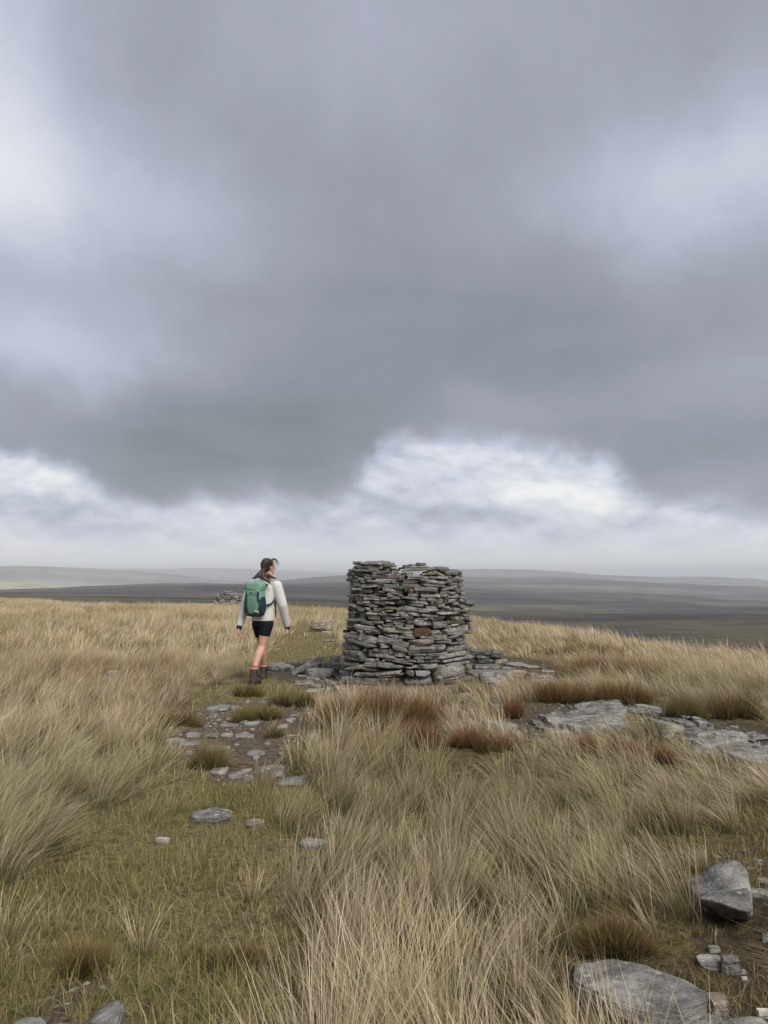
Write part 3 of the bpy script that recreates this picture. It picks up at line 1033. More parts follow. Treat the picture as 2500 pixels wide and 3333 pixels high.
def loose(name, box, label, cat='stone', kind='flat', tint='', group=None, yaw=None, roll=0.0, pitch=0.0, t=None, d=None, lift=0.0, seed=None, hi=False, sink=0.25, wedge=0.0, vis=0.25):
    x0, y0, x1, y1 = box
    _ls[0] += 1
    rg = random.Random(_ls[0] * 31 + (seed or 0))
    g = gp((x0 + x1) / 2, min(y1, 3600))
    Y = g[1]
    wd = (x1 - x0) / F * Y
    hp = y1 - y0
    if kind == 'flat':
        tt = max(0.025, 0.34 * hp * Y / F)
        dd = 0.66 * hp * Y * Y / (F * EYE)
    else:
        tt = 0.72 * hp * Y / F
        dd = 0.30 * hp * Y * Y / (F * EYE)
    dd = min(max(dd, 0.5 * wd), 1.3 * wd)
    tt = t if t is not None else tt
    dd = d if d is not None else dd
    yw = rg.uniform(-0.25, 0.25) if yaw is None else yaw
    loc = np.array([g[0], g[1] + dd / 2, 0])
    loc[2] = gz(loc[0], loc[1]) + tt * (0.5 - sink * 0.3) + lift
    n = (14, 12, 8) if hi else (7, 5, 4)
    v = rg.uniform(0.9, 1.15)
    o = stone(name, loc, (wd * 1.04, dd, tt * (1 + sink * 0.3)), _ls[0] * 17 + 9000 + (seed or 0), yw, roll, pitch, tuple(q * v for q in TINT[tint]), None,
              n=n, cuts=10, rough=0.075 if not hi else 0.05, strata=0.04, taper=0.4, expo=9.0, wedge=wedge)
    tag(o, label, cat, group)
    clr = max(0.05, vis * (0.45 if Y < 5 else 0.6))
    FOOT.append((loc[0], loc[1] - clr * 0.5, wd * 0.5, dd * 0.5 + clr * 0.5, yw))
    return o


# fallen stones between the walker and the cairn
loose('stone_slab', (866, 2156, 950, 2186), "long layered grey slab lying right behind the walker's boots", 'slab', 'block', 'l', yaw=-0.1, roll=-0.12)
loose('stone_slab', (929, 2150, 992, 2175), 'dark lichened stone behind the foot of the leaning slab', 'stone', 'block', 'd')
lean = loose('leaning_slab', (940, 2168, 1052, 2196), 'long narrow slab leaning up to the right on the fallen stones', 'slab', 'block', '', yaw=0.05, roll=0.47, t=0.085, d=0.2, lift=0.07)
loose('stone_block', (993, 2172, 1080, 2208), 'broad blocky stone below the upper end of the leaning slab', 'stone', 'block', 'l', yaw=-0.1)
loose('fallen_stone', (1036, 2160, 1068, 2190), 'small brown-grey block wedged above the broad fallen stone', 'stone', 'block', '', lift=0.05)
loose('fallen_stone', (1064, 2156, 1104, 2190), "rough stone leaning at the cairn's lower left corner", 'stone', 'block', '', roll=-0.3, lift=0.03)
loose('fallen_stone', (1074, 2137, 1106, 2170), "flat-topped stone on the heap against the cairn's left edge", 'stone', 'block', 'd', lift=0.06)
loose('fallen_stone', (912, 2152, 934, 2168), 'small pale stone between the long slab and the dark one', 'stone', 'block', 'l')
loose('fallen_stone', (986, 2147, 1022, 2170), "flat stone behind the leaning slab's middle", 'stone', 'block', 'l')
loose('fallen_stone', (958, 2211, 1020, 2232), 'low tan stone in the grass below the leaning slab', 'stone', 'flat', 'o')
loose('fallen_stone', (1012, 2214, 1044, 2240), 'mottled flat stone right of the low tan one', 'stone', 'flat', '')
loose('fallen_stone', (1000, 2238, 1048, 2254), 'nearest flat stone of the heap by the walker', 'stone', 'flat', 'l')
loose('stone_splinter', (1051, 2212, 1088, 2232), 'thin splinter of stone tipped down to the right', 'stone', 'block', 'l', roll=-0.5, t=0.035, d=0.07, lift=0.03)
for bx in ((1084, 2216, 1110, 2228), (1059, 2230, 1088, 2246), (1086, 2227, 1110, 2242), (968, 2193, 1002, 2207), (996, 2205, 1036, 2216), (1110, 2236, 1128, 2248)):
    loose('stone_chip', bx, "small broken stone scattered at the cairn's lower left foot", 'stone', 'flat', random.Random(bx[0]).choice(['', 'l', 'r']), "stone chips by the cairn's left foot")

# the little stack and the slabs right of the cairn
loose('stack_stone', (1555, 2156, 1644, 2190), 'bottom stone of the small dark stack right of the cairn', 'stone', 'block', '', t=0.10, d=0.42)
loose('stack_stone', (1541, 2137, 1628, 2180), 'black-edged middle slab of the small stack right of the cairn', 'stone', 'block', 'd', t=0.085, d=0.42, lift=0.085)
loose('stack_stone', (1612, 2137, 1655, 2180), 'pale orange broken slab end in the small dark stack', 'stone', 'block', 't', t=0.055, d=0.25, lift=0.095)
loose('stack_stone', (1550, 2124, 1604, 2180), 'small narrow stone between the upper slabs of the dark stack', 'stone', 'block', '', t=0.05, d=0.3, lift=0.165)
loose('stack_stone', (1538, 2108, 1612, 2180), 'top left slab of the small dark stack', 'stone', 'block', 'd', t=0.075, d=0.4, lift=0.215)
loose('stack_stone', (1596, 2108, 1641, 2180), 'top right slab of the small dark stack, tipped down to the right', 'stone', 'block', 'd', t=0.10, d=0.4, lift=0.175, roll=-0.2)
loose('stone_slab', (1537, 2176, 1660, 2204), 'flat slab behind the large pale block right of the cairn', 'slab', 'flat', '')
loose('stone_block', (1566, 2186, 1672, 2228), "large pale-topped angular block at the cairn's right foot", 'block', 'block', 'l', t=0.14, d=0.34, yaw=0.12, hi=True)
loose('stone_block', (1656, 2178, 1720, 2206), 'cream-topped block right of the large pale one', 'stone', 'block', 't')
loose('stone_slab', (1716, 2188, 1758, 2211), 'layered stone right of the cream-topped block', 'stone', 'block', 'o')
loose('stone_slab', (1653, 2153, 1718, 2170), 'smooth grey slab in the grass behind the cream-topped block', 'slab', 'flat', 'l')
loose('stone_slab', (1711, 2160, 1764, 2177), 'flat grey stone furthest right behind the green tuft', 'stone', 'flat', 'l')
loose('stone_slab', (1613, 2166, 1680, 2184), 'thin flat stone between the stack and the smooth grey slab', 'stone', 'flat', '')
loose('stone_slab', (1768, 2181, 1812, 2192), 'low flat stone at the far right end of the slabs', 'stone', 'flat', 'l')
loose('stone_slab', (1758, 2189, 1808, 2212), 'rounded slab below the low flat stone at the slab row end', 'stone', 'flat', 'l')
loose('stone_slab', (1750, 2210, 1820, 2226), 'long flat stone beside the brown tussocks right of the cairn', 'stone', 'flat', 'l')
loose('stone_slab', (1618, 2225, 1660, 2240), 'small flat stone just in front of the large pale block', 'stone', 'flat', '')
loose('stone_slab', (1727, 2206, 1754, 2223), 'small reddish flat stone below the layered stone', 'stone', 'flat', 'r')
loose('stone_slab', (1481, 2248, 1546, 2278), "tilted grey slab in the grass below the cairn's right corner", 'slab', 'flat', 'l', roll=0.15)

# bedrock pavement on the right
loose('upright_stone', (1600, 2272, 1632, 2303), 'small pale upright stone in the grass left of the big slab', 'stone', 'block', 'w', roll=-0.35, d=0.07)
loose('boulder', (1584, 2338, 1665, 2400), 'grey lichened boulder among reddish grass in front of the pavement', 'boulder', 'block', 'l', hi=True, d=0.22)
loose('flat_stone', (1640, 2344, 1690, 2372), 'half-hidden flat stone just right of the grey boulder', 'stone', 'flat', '')
def bedrock(px_outline, label, top=0.06, tint='', seed=1, step=0.028):
    P = poly(px_outline)
    mn = P.min(0) - 0.12
    mx = P.max(0) + 0.12
    nx = int((mx[0] - mn[0]) / step) + 1
    ny = int((mx[1] - mn[1]) / step) + 1
    xs = np.linspace(mn[0], mx[0], nx)
    ys = np.linspace(mn[1], mx[1], ny)
    X, Y = np.meshgrid(xs, ys, indexing='ij')
    x, y = X.ravel(), Y.ravel()
    wx = x + (fbm(x * 5, y * 5, seed, 4) - 0.5) * 0.22
    wy = y + (fbm(x * 5, y * 5, seed + 9, 4) - 0.5) * 0.30
    ins = inside(P, wx, wy)
    # bedding steps that run across the slab
    f = fbm(x * 1.6 + seed, y * 1.1, seed + 3, 4)
    terr = np.floor(f * 12) / 12 * 0.13 + (np.floor(fbm(x * 4 + 7, y * 2.4, seed + 13, 3) * 6) / 6 - 0.5) * 0.03 + (fbm(x * 9, y * 9, seed + 5, 3) - 0.5) * 0.016
    c = P.mean(0)
    zb = gz(c[0], c[1])
    z = np.where(ins, land_z(x, y) + top + terr - 0.065, land_z(x, y) - 0.10)
    V = np.stack([x - c[0], y - c[1], z - zb], -1)
    i = np.arange(nx - 1)[:, None] * ny
    j = np.arange(ny - 1)[None, :]
    q = np.stack([i + j, i + ny + j, i + ny + j + 1, i + j + 1], -1).reshape(-1, 4)
    keep = ins[q].any(1)
    o = mesh_obj('bedrock_slab', V, q[keep].tolist(), ROCK, None, True, radians(30))
    o.location = (c[0], c[1], zb)
    o.color = tuple(TINT[tint]) + (1,)
    tag(o, label, 'bedrock')
    BED.append(P)
    return o


BED = []
bedrock([(1735, 2332), (1790, 2322), (1850, 2318), (1875, 2300), (1900, 2291), (1960, 2296), (2022, 2300), (2034, 2330), (2046, 2352), (2038, 2380), (1960, 2384), (1880, 2384), (1830, 2372), (1780, 2358)],
        'largest flat bedrock slab of the rock pavement, speckled with lichen', 0.035, 'l', 4)
bedrock([(2240, 2418), (2330, 2406), (2420, 2414), (2500, 2440), (2680, 2475), (2680, 2590), (2500, 2520), (2420, 2490), (2330, 2462), (2250, 2444)],
        'big sloping bedrock slab running out at the right edge', 0.04, 'l', 21)
bedrock([(2060, 2330), (2120, 2318), (2200, 2350), (2300, 2372), (2440, 2396), (2520, 2420), (2500, 2440), (2330, 2412), (2180, 2400), (2080, 2372)],
        'low broken bedrock shelf under the rubble of the pavement', 0.01, '', 33)
loose('boulder', (1790, 2371, 1872, 2408), 'rounded grey stone at the near edge of the big bedrock slab', 'stone', 'block', 'l', hi=True, d=0.2)
for bx, wh in (((1734, 2342, 1775, 2362), 'leftmost'), ((1752, 2352, 1790, 2376), 'middle one'), ((1775, 2360, 1806, 2384), 'rightmost')):
    loose('slate_piece', bx, wh + ' of three thin flakes at the left end of the big bedrock slab', 'stone', 'flat', '', 'slate flakes at the slab end', roll=-0.3)
loose('slate_piece', (1845, 2318, 1868, 2332), 'dark flake sticking up on the big bedrock slab', 'stone', 'block', 'd', roll=-0.7, t=0.025, d=0.05, lift=0.08)
loose('stone_slab', (2068, 2300, 2160, 2326), 'thin stacked slab behind the golden tuft on the pavement', 'slab', 'flat', '')
loose('stone_slab', (2078, 2294, 2122, 2316), 'white-streaked flat stone on top of the thin stacked slab', 'stone', 'flat', 'l', lift=0.03)
loose('stone_slab', (2108, 2296, 2162, 2315), 'smooth grey stone at the back edge of the pavement', 'stone', 'flat', 'l')
loose('stone_slab', (2185, 2334, 2250, 2358), 'dark ragged slab below the olive tussock', 'slab', 'flat', 'd')
loose('lichened_block', (2148, 2360, 2238, 2412), 'tilted block with a yellow-green lichened face on the pavement', 'block', 'block', 'y', roll=-0.22, d=0.34, t=0.12, hi=True)
loose('stone_slab', (2196, 2388, 2272, 2416), 'dark split stone against the lichened block', 'stone', 'block', 'd', t=0.08)
loose('stone_slab', (2269, 2343, 2310, 2368), 'pale squarish stone by itself above the long slabs', 'stone', 'block', 'w')
loose('stone_slab', (2257, 2368, 2362, 2404), 'broad smooth slab right of the dark split stone', 'slab', 'flat', 'l')
loose('stone_slab', (2356, 2376, 2450, 2408), 'long grey slab near the right edge of the pavement', 'slab', 'flat', 'l')
loose('stone_slab', (2358, 2398, 2416, 2418), 'brownish flat stone below the long grey slab', 'stone', 'flat', 'o')
loose('stone_slab', (2414, 2408, 2474, 2428), 'pale flat stone beside the windblown grass at the right edge', 'stone', 'flat', 'w')
loose('stone_slab', (2444, 2386, 2510, 2412), 'slab cut off by the right edge of the pavement', 'slab', 'flat', '')
loose('white_stone', (2312, 2328, 2337, 2338), 'small white stone in bare earth above the pavement', 'stone', 'flat', 'W')
rgp = random.Random(44)
for q in range(46):
    px = rgp.uniform(2050, 2480)
    py = 2318 + (px - 2050) * 0.20 + rgp.uniform(-10, 52)
    sz = rgp.uniform(14, 36)
    loose('rubble_stone', (px - sz / 2, py - sz * 0.45, px + sz / 2, py), 'small broken stone lying between the slabs of the pavement', 'stone', rgp.choice(['flat', 'flat', 'block']),
          rgp.choice(['', '', 'l', 'd', 'w', 'r']), 'rubble between the pavement slabs', roll=rgp.uniform(-0.3, 0.3), lift=rgp.uniform(0.0, 0.03))

# stones in the worn path on the left
for bx, lb, tn in (((664, 2294, 733, 2318), 'pale flat stone at the top left of the worn path', 'l'), ((674, 2320, 704, 2334), 'small flat stone below the topmost one in the path', 'l'),
                   ((712, 2354, 766, 2370), 'flat grey stone left of the olive tussock in the path', 'l'), ((792, 2347, 842, 2363), 'flat grey stone below the olive tussock in the path', 'l'),
                   ((900, 2357, 932, 2372), 'pale block at the right side of the worn path', 'w'), ((596, 2380, 648, 2403), 'pale slab at the left edge of the worn path', 'l'),
                   ((534, 2403, 590, 2421), 'leftmost flat stone of the worn path', 'l'), ((580, 2410, 640, 2432), 'darker slab with a broken end, lower left in the path', ''),
                   ((668, 2389, 708, 2404), 'small flat stone in the middle of the path, left of the pair', 'l'), ((716, 2380, 752, 2402), 'stone tipped to the right, left of a pale pair', 'l'),
                   ((764, 2383, 806, 2401), 'pale oblong stone in the centre of the path', 'w'), ((802, 2387, 824, 2402), 'small pale stone touching the oblong one', 'l'),
                   ((802, 2440, 856, 2464), 'low pointed stone in bare earth, lower part of the path', 'l'), ((632, 2430, 740, 2444), 'long thin slab flush with the earth, left in the path', 'l'),
                   ((680, 2498, 733, 2522), 'pale stone at the lower left end of the path', 'w'), ((738, 2514, 788, 2534), 'half-buried stone at the lower end of the path', ''),
                   ((786, 2510, 820, 2544), 'darker squarish stone at the foot of the path', ''), ((790, 2498, 816, 2518), 'little stone lying on the darker squarish one', 'l'),
                   ((838, 2482, 920, 2528), 'wide flat slab at the lower right of the path', ''), ((900, 2526, 996, 2556), 'long lichened slab in grass, lowest of the path stones', 'l'),
                   ((1046, 2388, 1084, 2434), 'grey stone half hidden in pale grass right of the path', 'l'), ((994, 2382, 1028, 2404), 'small stone hidden in grass right of the path', 'l')):
    loose('path_stone', bx, lb, 'stone', 'flat', tn, sink=1.15, roll=random.Random(bx[0]).uniform(-0.12, 0.12))
loose('white_stone', (813, 2369, 829, 2379), 'tiny white stone in the middle of the worn path', 'stone', 'block', 'W')
for bx in ((748, 2292, 776, 2310), (838, 2283, 866, 2292), (662, 2365, 672, 2372), (648, 2425, 656, 2433), (756, 2308, 770, 2318), (880, 2300, 896, 2308), (930, 2340, 960, 2350),
           (700, 2340, 720, 2350), (760, 2420, 776, 2430), (860, 2420, 874, 2428), (600, 2446, 622, 2458), (820, 2462, 842, 2474), (720, 2466, 736, 2474), (905, 2450, 920, 2462)):
    loose('pebble', bx, 'small stone chip loose on the worn earth path', 'stone', 'flat', random.Random(bx[0]).choice(['l', 'w', '']), 'chips on the path')
loose('flat_stone', (616, 2638, 738, 2680), 'flat whitish stone flush with short grass below the path', 'stone', 'flat', 'l', t=0.04)
loose('flat_stone', (674, 2628, 714, 2646), 'small pale stone on the back edge of the flush one', 'stone', 'block', 'w')
loose('flat_stone', (797, 2669, 854, 2696), 'tan wedge of stone alone in short grass', 'stone', 'flat', 't')
loose('flat_stone', (507, 2724, 548, 2748), 'pale grey stone alone in green turf', 'stone', 'block', 'w')
loose('pebble', (650, 2708, 664, 2722), 'tiny round pebble in green turf', 'stone', 'block', 'l')
loose('flat_stone', (976, 2730, 1060, 2766), 'flat stone at the edge of the long pale grass', 'stone', 'flat', 'l')
loose('field_stone', (345, 2180, 380, 2200), 'grey stone poking out of the long grass at the left', 'stone', 'block', 'l', vis=0.8)
loose('field_stone', (630, 2210, 666, 2226), 'low stone in short grass left of the walker', 'stone', 'flat', '')
# beyond the walker
loose('boulder', (1014, 2010, 1088, 2056), 'tan square-faced boulder in the grass beyond the walker', 'boulder', 'block', 't', d=0.5, hi=True, vis=2.8, lift=0.07)
loose('flat_stone', (1047, 2049, 1076, 2060), 'thin whitish stone at the foot of the tan boulder', 'stone', 'flat', 'W', vis=1.0)
loose('flat_stone', (1050, 2076, 1094, 2088), 'flat grey stone in grass between the tan boulder and the cairn', 'stone', 'flat', 'l', vis=1.0)
# foreground corners
def hull_stone(name, pts, label, cat, tint='l', cuts=5, rough=0.012, clear=0.12, seed=1):
    """an angular stone from the corners one can read off it: (pixel x, pixel y, height above the ground or None, depth)"""
    W = np.array([at_depth(px, py, Y) if Y else gp(px, py) for px, py, Y in pts])
    c = W.mean(0)
    c[2] = W[:, 2].min()
    bm = bmesh.new()
    for p in W - c:
        bm.verts.new(p)
    r = bmesh.ops.convex_hull(bm, input=bm.verts)
    junk = list({e for e in r['geom_interior'] + r['geom_unused'] if isinstance(e, bmesh.types.BMVert)})
    bmesh.ops.delete(bm, geom=junk, context='VERTS')
    bmesh.ops.dissolve_limit(bm, angle_limit=radians(4), verts=bm.verts, edges=bm.edges)
    bmesh.ops.bevel(bm, geom=list(bm.edges), offset=0.008, segments=2, affect='EDGES', clamp_overlap=True)
    bmesh.ops.triangulate(bm, faces=bm.faces)
    for _ in range(3):
        le = [e for e in bm.edges if e.calc_length() > 0.03]
        if le:
            bmesh.ops.subdivide_edges(bm, edges=le, cuts=1, use_grid_fill=False)
            bmesh.ops.triangulate(bm, faces=bm.faces)
    bm.normal_update()
    co = np.array([v.co for v in bm.verts])
    no = np.array([v.normal for v in bm.verts])
    dd = (fbm(co[:, 0] * 9 + seed, co[:, 1] * 9 + co[:, 2] * 7, seed, 4) - 0.5) * rough * 2 + (vnoise(co[:, 2] * 45 + co[:, 0] * 6, co[:, 1] * 9, seed + 5) - 0.5) * rough * 0.9
    for v, p in zip(bm.verts, co + no * dd[:, None]):
        v.co = p
    me = bpy.data.meshes.new(name)
    bm.to_mesh(me)
    bm.free()
    me.polygons.foreach_set('use_smooth', np.ones(len(me.polygons), bool))
    me.set_sharp_from_angle(angle=radians(32))
    me.materials.append(ROCK)
    o = link(bpy.data.objects.new(name, me))
    o.location = tuple(c)
    o.color = tuple(TINT[tint]) + (1.0,)
    tag(o, label, cat)
    mn, mx = W.min(0), W.max(0)
    FOOT.append(((mn[0] + mx[0]) / 2, (mn[1] + mx[1]) / 2 - clear / 2, (mx[0] - mn[0]) / 2, (mx[1] - mn[1]) / 2 + clear / 2, 0.0))
    return o


hull_stone('bottom_stone', [(300, 3390, None), (288, 3337, 2.34), (324, 3293, 2.40), (392, 3250, 2.44), (403, 3277, 2.38), (385, 3342, 2.28), (392, 3420, None), (300, 3310, None), (402, 3290, None), (360, 3262, 2.44)],
           'smooth grey stone in bare earth at the bottom left', 'stone', 'l', clear=0.2, seed=31, rough=0.006)
hull_stone('bottom_stone', [(38, 3337, 2.32), (64, 3308, 2.36), (110, 3306, 2.36), (143, 3315, 2.33), (152, 3348, 2.28), (40, 3420, None), (150, 3420, None), (60, 3322, None), (145, 3328, None)],
           'pale stone cut by the bottom edge in the left corner', 'stone', 'w', clear=0.2, seed=37, rough=0.006)
hull_stone('pointed_boulder', [(2226, 2866, 3.50), (2285, 2846, 3.50), (2350, 2812, 3.46), (2366, 2800, 3.42), (2398, 2802, 3.40), (2424, 2824, 3.36), (2437, 2842, 3.32),
                               (2446, 2905, 3.20), (2446, 2950, 3.16), (2250, 2905, 3.36), (2285, 2925, 3.24), (2360, 2892, 3.22), (2300, 2950, 3.18), (2400, 2905, 3.60), (2290, 2880, 3.62), (2250, 2925, None), (2300, 2975, None), (2440, 2990, None), (2430, 2900, None)],
           'pointed grey boulder with a stepped upper face at the lower right', 'boulder', 'l', clear=0.30, seed=3)
hull_stone('stone_slab', [(2282, 2926, 3.17), (2330, 2905, 3.20), (2372, 2892, 3.22), (2440, 2893, 3.20), (2447, 2950, 3.10), (2438, 2970, 3.05), (2400, 2962, 3.05), (2330, 2934, 3.10),
                          (2290, 2960, None), (2340, 2985, None), (2438, 2995, None), (2380, 2960, None)],
           'sloping triangular slab against the near side of the pointed boulder', 'slab', 'l', clear=0.25, seed=8)
hull_stone('lichened_slab', [(1870, 3140, 2.86), (1990, 3118, 2.88), (2110, 3140, 2.80), (2240, 3190, 2.66), (2310, 3232, 2.56), (2306, 3262, 2.50), (2230, 3300, 2.44), (2110, 3285, 2.46),
                             (1960, 3240, 2.55), (1860, 3190, 2.70), (2300, 3330, 2.50), (2210, 3370, 2.44), (2080, 3350, 2.46), (1900, 3300, 2.6)],
           'large lichen-spotted slab at the bottom right', 'slab', 'l', clear=0.16, seed=12, rough=0.014)
for bx, lb, tn in (((2310, 3076, 2346, 3102), 'small square stone above the grey wedge at the lower right', 'l'), ((2290, 3112, 2366, 3160), 'grey wedge-shaped stone beside dry grass, lower right', 'l'),
                   ((2364, 3108, 2414, 3176), 'narrow broken stone right of the grey wedge', 'l'), ((2358, 3140, 2390, 3174), 'small dark stone between the wedge and the narrow one', ''),
                   ((2414, 3154, 2430, 3172), 'tiny pale stone right of the narrow broken one', 'w'), ((2414, 3180, 2436, 3194), 'white pebble below the narrow broken stone', 'W'),
                   ((2316, 3236, 2384, 3286), 'brownish flat stone right of the large lichened slab', 'o'), ((2326, 3276, 2372, 3316), 'reddish flat stone near the bottom right', 'r'),
                   ((2262, 3300, 2378, 3372), 'grey rounded stone at the bottom edge beside the large slab', 'l'), ((2380, 3310, 2520, 3380), 'broad grey stone in the bottom right corner', 'l'),
                   ((2466, 3288, 2520, 3316), 'bright white stone near the bottom right corner', 'W'), ((2440, 2898, 2510, 2924), 'flat stone right of the pointed boulder', 'l'),
                   ((2468, 2858, 2512, 2876), 'bluish flat stone at the right edge above the boulder', 'l'), ((2464, 2796, 2486, 2816), 'small light stone in short grass above the boulder', 'w'),
                   ((2488, 3040, 2512, 3070), 'pale stone cut by the right edge', 'w')):
    loose('foreground_stone', bx, lb, 'stone', 'flat' if bx[2] - bx[0] > 60 else 'block', tn)


def gravel():
    """loose chips on the bare earth, too many and too small to pick apart"""
    rg = np.random.default_rng(5)
    P = np.stack([rg.uniform(-4.5, 5.5, 60000), rg.uniform(2.0, 10.5, 60000)], -1)
    P = P[np.abs(P[:, 0]) < 0.62 * P[:, 1] + 0.6]
    z = zone(P[:, 0], P[:, 1])
    dens = fbm(P[:, 0] * 1.7, P[:, 1] * 1.7, 201, 3)
    P = P[((z == 2) & (dens > 0.42)) | ((z == 3) & (dens > 0.45)) | ((z == 4) & (dens > 0.58))][:2600]
    n = len(P)
    oct_ = np.array([(1, 0, 0), (0, 1, 0), (-1, 0, 0), (0, -1, 0), (0, 0, 1), (0, 0, -1)], float)
    fo = np.array([(0, 1, 4), (1, 2, 4), (2, 3, 4), (3, 0, 4), (1, 0, 5), (2, 1, 5), (3, 2, 5), (0, 3, 5)])
    sz = rg.gamma(2.0, 0.0042, n) + 0.004
    a = rg.uniform(0, 2 * pi, n)
    V = oct_[None] * (rg.uniform(0.6, 1.4, (n, 6, 1))) * np.stack([sz, sz * rg.uniform(0.5, 0.9, n), sz * rg.uniform(0.3, 0.6, n)], -1)[:, None, :]
    X = V[..., 0] * np.cos(a)[:, None] - V[..., 1] * np.sin(a)[:, None]
    Yv = V[..., 0] * np.sin(a)[:, None] + V[..., 1] * np.cos(a)[:, None]
    V = np.stack([X + P[:, :1], Yv + P[:, 1:], V[..., 2] + land_z(P[:, 0], P[:, 1])[:, None] + 0.002], -1)
    o = mesh_obj('gravel', V.reshape(-1, 3), (fo[None] + np.arange(n)[:, None, None] * 6).reshape(-1, 3).tolist(), ROCK)
    o['kind'] = 'stuff'
    o['label'] = 'fine stone chips scattered over the bare earth'
    o.color = (1.25, 1.2, 1.12, 1)


gravel()
#@@GRASS

# ------------------------------------------------------------------ grass blades
def blade_mesh(name, root, L, lean, curve, width, cb, ct, seg, mat, parent=None, t0=0.1):
    """root (n,3), lean (n,2) tip offset per unit length, cb/ct (n,3) colour at base and tip"""
    n = len(root)
    rg = np.random.default_rng(n)
    T = np.linspace(0, 1, seg + 1)
    a = rg.uniform(0, pi, n)
    wv = np.stack([np.cos(a), np.sin(a), np.zeros(n)], -1)
    jig = rg.normal(0, 0.12, (n, 2))
    V = np.empty((n, 2 * seg + 1, 3), np.float32)
    C = np.ones((n, 2 * seg + 1, 4), np.float32)
    lm = np.hypot(lean[:, 0], lean[:, 1])
    vert = np.sqrt(np.maximum(1 - np.minimum(lm, 0.96) ** 2, 0.06))
    for i, t in enumerate(T):
        q = t ** (1.0 + curve)
        p = np.empty((n, 3))
        p[:, 0] = root[:, 0] + L * (lean[:, 0] * q + jig[:, 0] * t * (1 - t))
        p[:, 1] = root[:, 1] + L * (lean[:, 1] * q + jig[:, 1] * t * (1 - t))
        p[:, 2] = root[:, 2] + L * vert * (t - 0.10 * lm * t * t)
        wt = width * (1.0 - 0.75 * t ** 1.5)
        mx_ = min(1.0, max(0.0, (t - t0) / (0.85 - t0)))
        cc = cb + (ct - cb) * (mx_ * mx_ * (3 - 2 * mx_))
        if i < seg:
            V[:, 2 * i] = p - wv * (wt * 0.5)[:, None]
            V[:, 2 * i + 1] = p + wv * (wt * 0.5)[:, None]
            C[:, 2 * i, :3] = cc
            C[:, 2 * i + 1, :3] = cc
        else:
            V[:, 2 * i] = p
            C[:, 2 * i, :3] = cc
    tri = []
    for i in range(seg - 1):
        tri += [(2 * i, 2 * i + 1, 2 * i + 3), (2 * i, 2 * i + 3, 2 * i + 2)]
    tri.append((2 * seg - 2, 2 * seg - 1, 2 * seg))
    tri = np.array(tri, np.int32)
    nv = 2 * seg + 1
    Fc = (np.arange(n, dtype=np.int32)[:, None, None] * nv + tri[None]).reshape(-1, 3)
    me = bpy.data.meshes.new(name)
    me.vertices.add(n * nv)
    me.vertices.foreach_set('co', V.reshape(-1))
    nf = len(Fc)
    me.loops.add(nf * 3)
    me.loops.foreach_set('vertex_index', Fc.reshape(-1))
    me.polygons.add(nf)
    me.polygons.foreach_set('loop_start', np.arange(0, nf * 3, 3, dtype=np.int32))
    me.update(calc_edges=True)
    me.polygons.foreach_set('use_smooth', np.ones(nf, bool))
    ca = me.color_attributes.new('col', 'FLOAT_COLOR', 'POINT')
    ca.data.foreach_set('color', C.reshape(-1))
    me.materials.append(mat)
    o = bpy.data.objects.new(name, me)
    return link(o, parent)


def clear_of_stones(x, y, grow=1.0):
    ok = np.ones(x.shape, bool)
    for fx, fy, hl, hd, yw in FOOT:
        dxx = x - fx
        dyy = y - fy
        near = (np.abs(dxx) < hl + hd + 0.1) & (np.abs(dyy) < hl + hd + 0.1)
        if not near.any():
            continue
        u = dxx * cos(yw) + dyy * sin(yw)
        v = -dxx * sin(yw) + dyy * cos(yw)
        ok &= ~((np.abs(u) < hl * grow) & (np.abs(v) < hd * grow))
    for P in BED:
        ok &= ~inside(P, x, y + 0.08)
        ok &= ~inside(P, x, y)
    d = np.hypot(x - CAIRN_X, y - CAIRN_Y)
    ok &= d > 0.86
    return ok


def jgrid(y0, y1, step, spread=0.62, pad=1.3):
    ys = np.arange(y0, y1, step)
    out = []
    for yy in ys:
        hw = spread * yy + pad
        xs = np.arange(-hw, hw, step)
        out.append(np.stack([xs, np.full_like(xs, yy)], -1))
    P = np.concatenate(out)
    P += RNG.uniform(-0.5, 0.5, P.shape) * step
    return P


def lerp(a, b, t):
    return np.asarray(a)[None] * (1 - t[:, None]) + np.asarray(b)[None] * t[:, None]


TUSS_BOX = [(1040, 2235, 1450, 2385), (1290, 2345, 1500, 2440), (1480, 2370, 1690, 2450), (1645, 2278, 1745, 2342), (1730, 2215, 1930, 2292), (1910, 2218, 2140, 2298), (1840, 2135, 2010, 2208),
            (1880, 2385, 2050, 2470), (2040, 2410, 2200, 2490), (2165, 2255, 2305, 2345), (2300, 2250, 2520, 2345), (1920, 2990, 2110, 3130)]
TUSS = []
for x0, y0, x1, y1 in TUSS_BOX:
    g = gp((x0 + x1) / 2, y1)
    wd = (x1 - x0) / F * g[1]
    dd = min(0.5 * wd, 0.45)
    TUSS.append((g[0], g[1] + dd * 0.5 - 0.22, wd * 0.52, dd * 0.5 + 0.32))


def off_tussock(x, y):
    ok = np.ones(x.shape, bool)
    for cx, cy, a, b_ in TUSS:
        ok &= ((x - cx) / a) ** 2 + ((y - cy) / b_) ** 2 > 1.0
    return ok


WIND = np.array([0.0, 0.42])
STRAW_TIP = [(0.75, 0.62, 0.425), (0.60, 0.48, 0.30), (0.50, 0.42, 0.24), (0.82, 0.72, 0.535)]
STRAW_BASE = [(0.150, 0.120, 0.055), (0.085, 0.088, 0.030), (0.115, 0.092, 0.042)]


